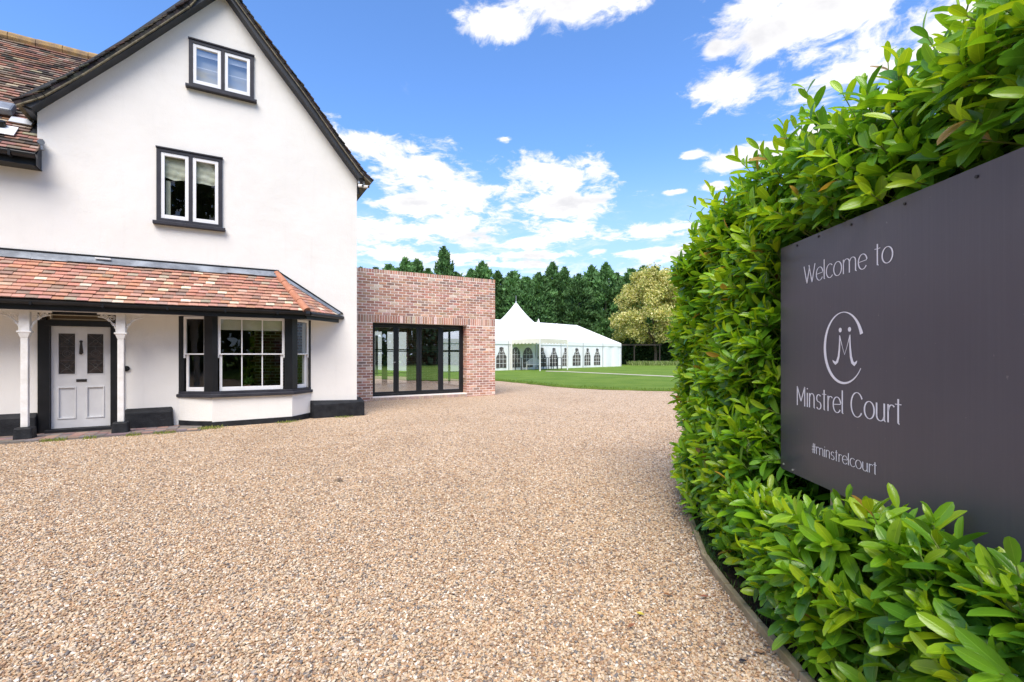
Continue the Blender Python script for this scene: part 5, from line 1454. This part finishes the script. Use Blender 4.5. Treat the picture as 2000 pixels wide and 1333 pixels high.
for (x, y, lab, sx__, cols, nn, bb_) in (
        (20.3, 58.5, 'dark green bush at the foot of the pale yellow tree', 1, [(.04, .09, .03), (.07, .13, .04), (.03, .06, .02)], 7000, [(0, 0, 1.8, 1.7), (1.4, .3, 2.4, 1.5), (-1.2, .2, 1.5, 1.3), (2.5, 0, 1.6, 1.5), (0.8, 0, 3.6, 1.3), (3.6, 0, 2.9, 1.5)]),
        (23.5, 57.2, 'grey-green shrub between the yellow tree and the laurel hedge', 1, [(.12, .17, .08), (.09, .14, .05), (.16, .2, .1)], 5000, [(0, 0, 3.2, 1.4), (-1.4, .3, 2.4, 1.2), (.2, .2, 4.4, 1.2), (1.2, 0, 2.0, 1.3)]),
        (15.2, 60.5, 'low dark shrub right behind the end of the marquee', 1, [(.03, .07, .025), (.05, .1, .03)], 5000, [(0, 0, 1.4, 1.5), (2, .3, 1.6, 1.5), (-1.2, .3, 1.6, 1.6), (3.4, .0, 1.5, 1.4), (1.2, 0, 3, 1.3)])):
    b_ = thing('shrub', lab, 'shrub', (x, y, 0))
    link('foliage', crown_mesh('foliage', bb_, nn, .24, cols, int(x)), parent=b_)
    MB().tube([(0, 0, 0), (.1, 0, 1.8)], .08, 6).obj('stem', M['bark'], b_)
tf = thing('garden_pergola', 'dark timber pergola of posts and a long beam below the yellow tree', 'pergola', (12.5, 55.5, 0))
MB().box(0.2, 5.1, -.08, .08, 2.36, 2.52).obj('beam', M['timber_dark'], tf)
for x in (1.9, 4.9, .25): MB().box(x - .06, x + .06, -.06, .06, 0, 2.36).obj('post', M['timber_dark'], tf)
MB().box(.2, 5.1, .9, 1.0, 2.40, 2.5).obj('beam', M['timber_dark'], tf)

# ================================================================== LAUREL HEDGE
hedge = thing('laurel_hedge', 'tall glossy green laurel hedge with a sign set into it', 'hedge', (0, 0, 0))
SIGN_Y0, SIGN_Y1, SIGN_H0, SIGN_H1 = .35, 2.6, .722, 1.932
def sign_x(y): return 1.484 + .037 * (y - 2.6)
HP = [(1.46, -1.3), (1.50, 1.0), (1.54, 2.6), (1.53, 3.2), (1.55, 3.8), (1.68, 4.35), (1.98, 4.72), (2.6, 4.95)]
HP = np.array(HP); seg = np.diff(HP, axis=0); sl_ = np.hypot(seg[:, 0], seg[:, 1]); cum = np.concatenate([[0], np.cumsum(sl_)])
def hp(s_):
    i = min(len(seg) - 1, max(0, np.searchsorted(cum, s_, side='right') - 1)); t_ = (s_ - cum[i]) / sl_[i]
    p = HP[i] + seg[i] * t_; d_ = seg[i] / sl_[i]
    return p, np.array([-d_[1], d_[0]])
HT = 2.44
def lump(s_, h): return .045 * math.sin(s_ * 4.1 + h * 2.3) + .035 * math.sin(s_ * 9.3 - h * 5.1) + .025 * math.sin(h * 11 + s_ * 3)
shoots = []   # pos, normal, growth bias
def add_face(n_):
    for _ in range(n_):
        s_ = random.uniform(0, cum[-1]); h = random.uniform(.05, HT - .05)
        p, nrm = hp(s_); y = p[1]
        insign = SIGN_Y0 - .0 < y < SIGN_Y1 + .0
        o = lump(s_, h)
        if y < 2.75:
            sh = .66 if y < 1.95 else .48
            if h < sh: o += .225 * min(1, (h + .60) / .6) * (1 if y < 2.2 else .75)
            elif insign and h < SIGN_H1 + .02: continue
            elif h < sh + .2: o += .05
            if h > SIGN_H1: o += .0
        else:
            k = min(1, (y - 2.75) / .6)
            if h < .9: o += .12 * (1 - k) + .03
        if h < .10: o -= .01
        far_ = min(1, max(0, (y - 2.9) / 1.3))
        if h > 2.15 - .25 * far_: o -= (h - 2.15 + .25 * far_) ** 2 * (2.2 - .7 * far_)
        if h > HT - .10 * far_: continue
        pos = np.array([p[0] + nrm[0] * o, p[1] + nrm[1] * o, h])
        if y < SIGN_Y1 + .12 and SIGN_H0 - .12 < h < SIGN_H1 + .1 and pos[0] < sign_x(y) + .05 and h > .72: pos[0] = sign_x(y) + .05
        shoots.append((pos, np.array([nrm[0], nrm[1], .15 + max(0, h - 2.1) * 1.6])))
def add_top(n_):
    for _ in range(n_):
        s_ = random.uniform(0, cum[-1]); p, nrm = hp(s_); d_ = random.uniform(.0, 1.15)
        h = HT + .05 * math.sin(s_ * 3.3 + d_ * 4) + random.uniform(-.05, .05) - max(0, .3 - d_) ** 2 * 1.4 + (.03 if p[1] < 1.9 else 0) - .11 * min(1, max(0, (p[1] - 2.8) / 1.3))
        q = p - nrm * d_
        shoots.append((np.array([q[0], q[1], h]), np.array([nrm[0] * max(0, .5 - d_), nrm[1] * max(0, .5 - d_), 1.0])))
def add_shoulder(n_):
    for _ in range(n_):
        y = random.uniform(-1.2, 2.75); sh = .655 if y < 1.75 else .655 - .19 * min(1, (y - 1.75) / .3)
        x = random.uniform(1.28, sign_x(y) - .035)
        if x > 1.37 and y > 2.0: continue
        shoots.append((np.array([x, y, sh + random.uniform(-.10, .02)]), np.array([-.45, -.1, 1.0])))
add_face(2650); add_top(700); add_shoulder(330)
# leaf template
rowsT = np.array([0, .09, .26, .46, .70, .90, 1.0]); wT = np.array([.05, .42, .80, 1.0, .97, .64, .07]) * .5
def template(rows_, w_):
    v = []; uv = []
    for t_, ww in zip(rows_, w_):
        for s_ in (-1, 0, 1):
            v.append((s_ * ww, t_, abs(s_) * ww * .42 - .0)); uv.append((.5 + s_ * .5, t_))
    f = []
    for j in range(len(rows_) - 1):
        for i in range(2): f.append((j * 3 + i, j * 3 + i + 1, (j + 1) * 3 + i + 1, (j + 1) * 3 + i))
    return np.array(v), np.array(f), np.array(uv)
TV, TF, TUV = template(rowsT, wT)
leaves = []   # base, D, S, N, L, W, bend, colour, dist
stems = MB()
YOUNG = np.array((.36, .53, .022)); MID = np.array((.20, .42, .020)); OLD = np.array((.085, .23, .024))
for (pos, bias) in shoots:
    bias = bias / np.linalg.norm(bias)
    G = bias * .75 + np.array([0, 0, .55]) + rng.normal(0, .30, 3); G /= np.linalg.norm(G)
    SLn = rng.uniform(.07, .17) * (1.25 if bias[2] > .8 else 1.0)
    if pos[2] > 2.25 and rng.uniform() < .28: SLn *= rng.uniform(1.4, 2.1)
    age = rng.uniform(0, 1)
    dist = math.hypot(pos[0], pos[1])
    if dist < 3.4: stems.tube([pos - G * .05, pos + G * SLn * .5, pos + G * SLn], .0035, 4, cap=False, r1=.002)
    ref = np.cross(G, [.3, .9, .2]); ref /= np.linalg.norm(ref); ref2 = np.cross(G, ref)
    nl = rng.integers(6, 10) + (2 if SLn > .22 else 0); ph = rng.uniform(0, 6.28)
    for k in range(nl):
        f_ = k / (nl - 1)
        a_ = ph + k * 2.4 + rng.normal(0, .25)
        rad = ref * math.cos(a_) + ref2 * math.sin(a_)
        op = R(78 - 50 * f_) + rng.normal(0, .14)
        D = G * math.cos(op) + rad * math.sin(op); D[2] += .05; D /= np.linalg.norm(D)
        N_ = G - D * G.dot(D); N_ = N_ / np.linalg.norm(N_) + rng.normal(0, .28, 3) + np.array([0, 0, .25]); N_ -= D * N_.dot(D); N_ /= np.linalg.norm(N_)
        S_ = np.cross(D, N_)
        Lf = rng.uniform(.110, .170) * (1 - .42 * f_ ** 1.5); Wf = Lf * rng.uniform(.29, .39)
        kk = np.clip(f_ * .75 + (age - .5) * .9 + rng.normal(0, .18), 0, 1)
        c_ = OLD + (MID - OLD) * min(1, kk * 2) if kk < .5 else MID + (YOUNG - MID) * (kk - .5) * 2
        c_ = c_ * rng.uniform(.82, 1.2)
        if rng.uniform() < .012: c_ = np.array((.42, .27, .05)) * rng.uniform(.5, 1.1)
        leaves.append((pos + G * SLn * f_, D, S_, N_, Lf, Wf, rng.uniform(.05, .28), c_, 0))
# inner, shaded leaves
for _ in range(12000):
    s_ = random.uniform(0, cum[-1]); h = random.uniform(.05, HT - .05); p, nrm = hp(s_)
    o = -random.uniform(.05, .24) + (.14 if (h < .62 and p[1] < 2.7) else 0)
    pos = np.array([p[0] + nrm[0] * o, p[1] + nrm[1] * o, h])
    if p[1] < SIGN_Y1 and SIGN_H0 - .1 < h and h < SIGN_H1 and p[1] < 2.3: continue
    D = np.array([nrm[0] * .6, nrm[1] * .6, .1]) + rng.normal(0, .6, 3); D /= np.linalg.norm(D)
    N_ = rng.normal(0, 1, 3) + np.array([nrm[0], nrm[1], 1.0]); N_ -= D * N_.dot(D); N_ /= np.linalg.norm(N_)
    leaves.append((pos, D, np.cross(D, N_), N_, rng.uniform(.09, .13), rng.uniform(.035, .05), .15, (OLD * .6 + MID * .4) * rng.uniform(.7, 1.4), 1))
# drop leaves that would stick through the sign face
def hits_sign(l):
    tip = l[0] + l[1] * l[4]
    b = l[0]
    inside = lambda q, m_: SIGN_Y0 - .02 < q[1] < SIGN_Y1 - m_ and SIGN_H0 + m_ < q[2] < SIGN_H1 - m_
    xb, xt = b[0] - sign_x(b[1]), tip[0] - sign_x(tip[1])
    if inside(b, .0) or inside(tip, .0) or inside((b + tip) / 2, 0):
        if min(xb, xt) < .02 and max(xb, xt) > -.012: return True
        if min(xb, xt) < 0 and b[2] > .98 and b[2] < SIGN_H1 - .04: return True
    return False
leaves = [l for l in leaves if not hits_sign(l)]
# 300 leaves that show largest become parts
def score(l):
    c = l[0] + l[1] * l[4] * .5; z = c[1]
    if z < .5 or l[8]: return 0
    u, v = c[0] / z * 920, (c[2] - 1.35) / z * 920
    if not (-1000 < u < 990 and -635 < v < 690): return 0
    vd = c - np.array([0, 0, 1.35]); dd = np.linalg.norm(vd); facing = abs(np.dot(l[3], vd / dd))
    front = 1.6 - c[0]
    return facing * l[4] * l[5] / dd ** 2 * (1 + front * 2.5 if c[2] < 1 else 1)
order = np.argsort([-score(l) for l in leaves])
big = set(order[:300].tolist())
def leaf_verts(l, T_=TV):
    b, D, S_, N_, L, Wd, bend, c_, _ = l
    x_, t_, z_ = T_[:, 0], T_[:, 1], T_[:, 2]
    zz = z_ * Wd - bend * L * t_ ** 2
    return b + np.outer(x_ * Wd, S_) + np.outer(t_ * L, D) + np.outer(zz, N_)
rest_l = [l for i, l in enumerate(leaves) if i not in big]
nl = len(rest_l); nv_ = len(TV); nf = len(TF)
V = np.concatenate([leaf_verts(l) for l in rest_l])
F = (TF[None] + (np.arange(nl) * nv_)[:, None, None]).reshape(-1, 4)
C = np.repeat(np.array([l[7] for l in rest_l]), nf, axis=0)
UV = np.tile(TUV[TF.ravel()], (nl, 1))
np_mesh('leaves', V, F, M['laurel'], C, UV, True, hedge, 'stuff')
# shared leaf meshes for the separate leaves: four bends x five tints
tm_ = {}
tints = [OLD, OLD * .5 + MID * .5, MID, MID * .5 + YOUNG * .5, YOUNG]
def tmesh_for(bi, ti):
    if (bi, ti) not in tm_:
        v = TV.copy(); wd = .34
        vv = np.stack([v[:, 0] * wd, v[:, 1], v[:, 2] * wd - (.08 + .07 * bi) * v[:, 1] ** 2], 1)
        me_ = np_mesh('leaf', vv, TF, M['laurel'], np.repeat(tints[ti][None], nf, 0), TUV[TF.ravel()], True, False)
        tm_[(bi, ti)] = me_
    return tm_[(bi, ti)]
for i in sorted(big):
    b, D, S_, N_, L, Wd, bend, c_, _ = leaves[i]
    ti = int(np.argmin([np.linalg.norm(c_ - t_) for t_ in tints])); bi = int(min(3, max(0, (bend - .08) / .07)))
    o = bpy.data.objects.new('leaf', tmesh_for(bi, ti)); COL.objects.link(o); o.parent = hedge
    o.matrix_local = Matrix(((S_[0] * L, D[0] * L, N_[0] * L, b[0]), (S_[1] * L, D[1] * L, N_[1] * L, b[1]), (S_[2] * L, D[2] * L, N_[2] * L, b[2]), (0, 0, 0, 1)))
stems.obj('shoots', M['twig'], hedge, kind='stuff')
# dark sheet with the hedge's inner shade in its colour, then woody branches
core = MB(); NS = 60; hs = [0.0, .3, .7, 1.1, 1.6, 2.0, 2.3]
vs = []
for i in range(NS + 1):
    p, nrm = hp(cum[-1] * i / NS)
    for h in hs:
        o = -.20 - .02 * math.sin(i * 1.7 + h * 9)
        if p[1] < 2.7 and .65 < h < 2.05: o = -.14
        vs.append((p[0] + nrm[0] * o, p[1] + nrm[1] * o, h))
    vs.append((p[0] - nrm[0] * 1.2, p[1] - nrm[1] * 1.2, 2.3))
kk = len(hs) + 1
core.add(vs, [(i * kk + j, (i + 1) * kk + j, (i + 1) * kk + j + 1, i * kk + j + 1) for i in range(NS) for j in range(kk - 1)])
core.obj('hedge_shade_core', material('painted_hedge_shade', (0.02, 0.04, 0.012), .95, .05, build=varied((.014, .026, .008), (.04, .075, .02), 9, .8, .05)), hedge)
tw = MB()
for i in range(90):
    s_ = random.uniform(0, cum[-1]); p, nrm = hp(s_); o = -.12
    a = Vector((p[0] + nrm[0] * o * 1.6, p[1], 0.0)); q = Vector((random.gauss(0, .08), random.gauss(0, .12), random.uniform(.4, 1.0)))
    tw.tube([a, a + q * .5 + Vector((-.04, 0, 0)), a + q], .009, 5, r1=.004)
tw.obj('branches', M['bark'], hedge)
# soil bed and timber edging
sb_ = MB(); eg = [(1.21, -1.4), (1.19, 1.0), (1.185, 1.95), (1.195, 2.3), (1.215, 2.7), (1.25, 3.1), (1.44, 3.85), (1.62, 4.35), (1.95, 4.85), (2.6, 5.15)]
for (a, b) in zip(eg[:-1], eg[1:]): sb_.poly([(a[0] + .02, a[1], .012), (3.4, a[1], .012), (3.4, b[1], .012), (b[0] + .02, b[1], .012)])
tag(sb_.obj('hedge_bed', M['soil']), kind='structure')
et = thing('timber_edging', 'weathered timber boards edging the bed below the laurel hedge', 'edging', (0, 0, 0))
for (a, b) in zip(eg[:-1], eg[1:]):
    A, B = Vector((*a, 0)), Vector((*b, 0)); d_ = (B - A).normalized(); q = Vector((-d_.y, d_.x, 0)) * -.034; A = A + d_ * .004; B = B - d_ * .004
    z = .036 + random.uniform(-.004, .004)
    MB().hexa([(A.x, A.y, -.05), (B.x, B.y, -.05), (B.x + q.x, B.y + q.y, -.05), (A.x + q.x, A.y + q.y, -.05), (A.x, A.y, z), (B.x, B.y, z), (B.x + q.x, B.y + q.y, z), (A.x + q.x, A.y + q.y, z)]).obj('board', M['wood_edge'], et, bev=.004)
# ferny weeds and brown litter at the hedge foot
pts = [(float(np.interp(y, [e[1] for e in eg], [e[0] for e in eg])) + .02 + abs(random.gauss(0, .05)), y, .01) for y in [random.choice((random.uniform(1.8, 4.6), random.gauss(3.3, .25))) for _ in range(900)]]
tag(blades('bed_weeds', pts, .01, .045, .003, [(.05, .12, .04), (.08, .16, .04), (.12, .2, .05)]), 'fine green weeds growing between hedge and timber edging', 'weeds')

# ================================================================== SIGN
sgn = thing('welcome_sign', 'large dark grey venue sign board with white lettering, mounted in the hedge', 'sign')
def SP(t_, h, o=0.0):       # t measured from the far edge towards the camera
    y = 2.6 - t_ ; return (sign_x(y) - o, y, h)
pm_ = MB(); N = 24; hs = 12; vs = []
for j in range(hs + 1):
    for i in range(N + 1):
        t_ = 2.25 * i / N; h = SIGN_H0 + (SIGN_H1 - SIGN_H0) * j / hs
        vs.append(SP(t_, h, 0))
nn = len(vs); vs += [(p[0] + .004, p[1], p[2]) for p in vs]
fs = [(j * (N + 1) + i, j * (N + 1) + i + 1, (j + 1) * (N + 1) + i + 1, (j + 1) * (N + 1) + i) for j in range(hs) for i in range(N)]
fs = fs + [tuple(reversed([q + nn for q in f])) for f in fs]
for i in range(N):
    fs.append((i, i + 1, nn + i + 1, nn + i)); a = hs * (N + 1); fs.append((a + i, a + i + 1, nn + a + i + 1, nn + a + i))
for j in range(hs): fs.append((j * (N + 1), (j + 1) * (N + 1), nn + (j + 1) * (N + 1), nn + j * (N + 1)))
pm_.add(vs, fs); pm_.obj('board', M['sign'], sgn)
for (t_, h) in ((.16, 1.912), (.34, 1.914), (.57, 1.908), (.86, 1.905), (1.14, 1.90), (.03, .75), (.12, .74)):
    a, b = SP(t_, h, 0.0), SP(t_, h, .004)
    MB().tube([a, b], .0055, 8).obj('screw', M['brass_dark'] if h > 1 else M['alu'], sgn)
for (t_, h0) in ((.45, .3), (1.5, .3)):
    a = SP(t_, 0); MB().box(a[0] + .006, a[0] + .056, a[1] - .03, a[1] + .03, 0, 1.88).obj('post', M['wood_edge'], sgn)

def arcp(cx, cy, rx, ry, a0, a1, n=22): return [(cx + rx * math.cos(R(a0 + (a1 - a0) * i / n)), cy + ry * math.sin(R(a0 + (a1 - a0) * i / n))) for i in range(n + 1)]
XH = .72
G_ = {
 'W': (.78, [[(0, 1), (.20, 0)], [(.20, 0), (.37, .93)], [(.33, 1), (.53, 0)], [(.53, 0), (.72, 1)]]),
 'e': (.46, [[(.03, XH * .50), (.42, XH * .56)], arcp(.225, XH / 2, .20, XH / 2, 12, 325)]),
 'l': (.15, [[(.04, 1.05), (.04, .04), (.09, 0)]]),
 'c': (.42, [arcp(.22, XH / 2, .20, XH / 2, 48, 318)]),
 'o': (.50, [arcp(.23, XH / 2, .21, XH / 2, 0, 360, 30)]),
 'm': (.76, [[(.04, XH), (.04, 0)], [(.04, XH * .7)] + arcp(.20, XH * .72, .145, XH * .28, 160, 0, 10) + [(.345, 0)], [(.345, XH * .7)] + arcp(.505, XH * .72, .145, XH * .28, 160, 0, 10) + [(.65, .04), (.70, 0)]]),
 't': (.30, [[(.12, .97), (.12, .04), (.17, 0)], [(0, .76), (.24, .76)]]),
 'M': (.66, [[(.04, 0), (.04, 1)], [(.04, 1), (.29, .24)], [(.29, .24), (.54, 1)], [(.54, 1), (.54, 0)]]),
 'i': (.15, [[(.05, XH), (.05, 0)], [(.05, .90), (.05, .96)]]),
 'n': (.44, [[(.04, XH), (.04, 0)], [(.04, XH * .68)] + arcp(.19, XH * .70, .135, XH * .30, 160, 0, 10) + [(.325, .04), (.37, 0)]]),
 's': (.36, [arcp(.165, XH * .74, .12, XH * .25, 35, 250, 14) + arcp(.165, XH * .25, .13, XH * .25, 75, -150, 16)]),
 'r': (.30, [[(.04, XH), (.04, 0)], [(.04, XH * .62)] + arcp(.18, XH * .70, .12, XH * .28, 165, 40, 10)]),
 'C': (.62, [arcp(.30, .5, .27, .53, 30, 322, 34)]),
 'u': (.46, [[(.04, XH), (.04, XH * .28)] + arcp(.19, XH * .30, .15, XH * .30, 180, 350, 12), [(.35, XH), (.35, .04), (.40, 0)]]),
 '#': (.42, [[(.12, .0), (.16, .95)], [(.26, .0), (.30, .95)], [(.02, .62), (.40, .66)], [(.0, .32), (.38, .36)]]),
 ' ': (.30, []),
}
def ribbon_strokes(m_, strokes, fx, fy, thick, thin):
    for st in strokes:
        P_ = [Vector((fx(p[0]), fy(p[1]))) for p in st]
        Lft, Rgt = [], []
        for i, p in enumerate(P_):
            d_ = (P_[min(i + 1, len(P_) - 1)] - P_[max(i - 1, 0)])
            if d_.length < 1e-7: d_ = Vector((0, 1))
            d_.normalize(); w_ = thin + (thick - thin) * abs(d_.y) ** 1.6
            q = Vector((-d_.y, d_.x)) * w_ / 2
            Lft.append(p + q); Rgt.append(p - q)
        vs = []
        for a, b in zip(Lft, Rgt): vs += [SP(a.x, a.y, .0015), SP(b.x, b.y, .0015)]
        m_.add(vs, [(2 * i, 2 * i + 1, 2 * i + 3, 2 * i + 2) for i in range(len(P_) - 1)])
def write(txt, t0, t1, base, cap, th_, name):
    tot = sum(G_[c][0] for c in txt) - .06
    k = (t1 - t0) / tot; x = 0
    grp = None
    m_ = MB()
    for c in txt:
        w_, st = G_[c]
        if st: ribbon_strokes(m_, st, lambda v, x=x: t0 + (x + v) * k, lambda v: base + v * cap, th_, th_ * .36)
        x += w_
    o = m_.obj(name, M['letter'], sgn)
    return o
write('Welcome to', .222, .802, 1.703, .088, .0074, 'lettering')['label'] = 'white words Welcome to'
write('Minstrel Court', .157, .845, 1.086, .098, .0088, 'lettering')['label'] = 'white words Minstrel Court'
write('#minstrelcourt', .287, .720, .867, .050, .0056, 'lettering')['label'] = 'white hashtag line'
# emblem: crescent C round an M with two dots
em = MB()
def crescent():
    cx, cy, rx, ry = .517, 1.377, .136, .160
    vs = []; n_ = 60
    for i in range(n_ + 1):
        a = R(22 + (327 - 22) * i / n_); u = i / n_
        w_ = .004 + .017 * abs(math.sin(max(0, (u - .22)) / .78 * math.pi)) ** 1.2 * (1 - .25 * u)
        if u < .22: w_ = .004 + .016 * (1 - u / .22) ** 1.1
        r_i = 1 - w_ / rx
        vs += [SP(cx + rx * math.cos(a), cy + ry * math.sin(a), .0015), SP(cx + rx * r_i * math.cos(a), cy + (ry - w_ * .8) * math.sin(a), .0015)]
    em.add(vs, [(2 * i, 2 * i + 1, 2 * i + 3, 2 * i + 2) for i in range(n_)])
crescent()
def fat(pts, ws):
    vs = []
    P_ = [Vector(p) for p in pts]
    for i, p in enumerate(P_):
        d_ = (P_[min(i + 1, len(P_) - 1)] - P_[max(i - 1, 0)]).normalized(); q = Vector((-d_.y, d_.x)) * ws[i] / 2
        a, b = p + q, p - q; vs += [SP(a.x, a.y, .0016), SP(b.x, b.y, .0016)]
    em.add(vs, [(2 * i, 2 * i + 1, 2 * i + 3, 2 * i + 2) for i in range(len(P_) - 1)])
fat([(.494, 1.434), (.495, 1.405), (.493, 1.37), (.488, 1.338), (.478, 1.316), (.466, 1.308), (.452, 1.316), (.446, 1.323)], [.004, .008, .011, .013, .015, .015, .009, .002])
fat([(.564, 1.434), (.563, 1.405), (.565, 1.37), (.569, 1.338), (.578, 1.314), (.590, 1.306), (.602, 1.315), (.607, 1.322)], [.004, .008, .011, .014, .016, .016, .009, .002])
fat([(.495, 1.432), (.512, 1.385), (.528, 1.347)], [.007, .003, .002]); fat([(.528, 1.347), (.546, 1.388), (.563, 1.432)], [.002, .003, .006])
for cx in (.499, .560):
    vs = [SP(cx + .0105 * math.cos(t), 1.457 + .0105 * math.sin(t), .0016) for t in [2 * math.pi * i / 14 for i in range(14)]]
    em.add(vs, [tuple(range(14))])
em.obj('emblem', M['letter'], sgn)['label'] = 'white crescent emblem with the letter M and two dots'

# ================================================================== fallen leaves
fl_me = MB().add([(0, 0, 0), (.5, .28, .06), (1, 0, .0), (.5, -.28, .05), (.5, 0, .0)], [(0, 4, 1), (1, 4, 2), (2, 4, 3), (3, 4, 0)]).mesh('fallen_leaf'); fl_me.materials.append(material('dry_leaf', rough=.8, spec=.1, build=objcol(.4, 60)))
for (px, py, s_, c_, lab) in ((650, 940, .13, (.06, .04, .035), 'dark fallen leaf alone in the middle of the gravel drive'),
                              (1366, 1170, .055, (.32, .12, .07), 'reddish fallen leaf on the gravel left of the hedge edging'),
                              (1470, 1278, .06, (.45, .26, .14), 'tan fallen leaf on the gravel close to the timber edging'),
                              (1442, 1298, .05, (.03, .03, .045), 'black fallen leaf on the gravel at the bottom of the picture'),
                              (1242, 1202, .045, (.62, .50, .08), 'yellow fallen leaf on the gravel, the only bright one'),
                              (1225, 1232, .05, (.30, .13, .07), 'rust fallen leaf near the bottom centre of the drive'),
                              (1295, 1165, .05, (.28, .13, .06), 'brown fallen leaf lying further from the edging than the reddish one')):
    z = 920 * 1.35 / (py - 692)
    o = link('fallen_leaf', fl_me); o.location = ((px - 1000) / 920 * z, z, .016); o.scale = (s_, s_, s_); o.rotation_euler = (random.uniform(-.2, .2), random.uniform(-.2, .2), random.uniform(-.5, .5))
    o.color = (*c_, 1); tag(o, lab, 'leaf', 'fallen leaves on the gravel')
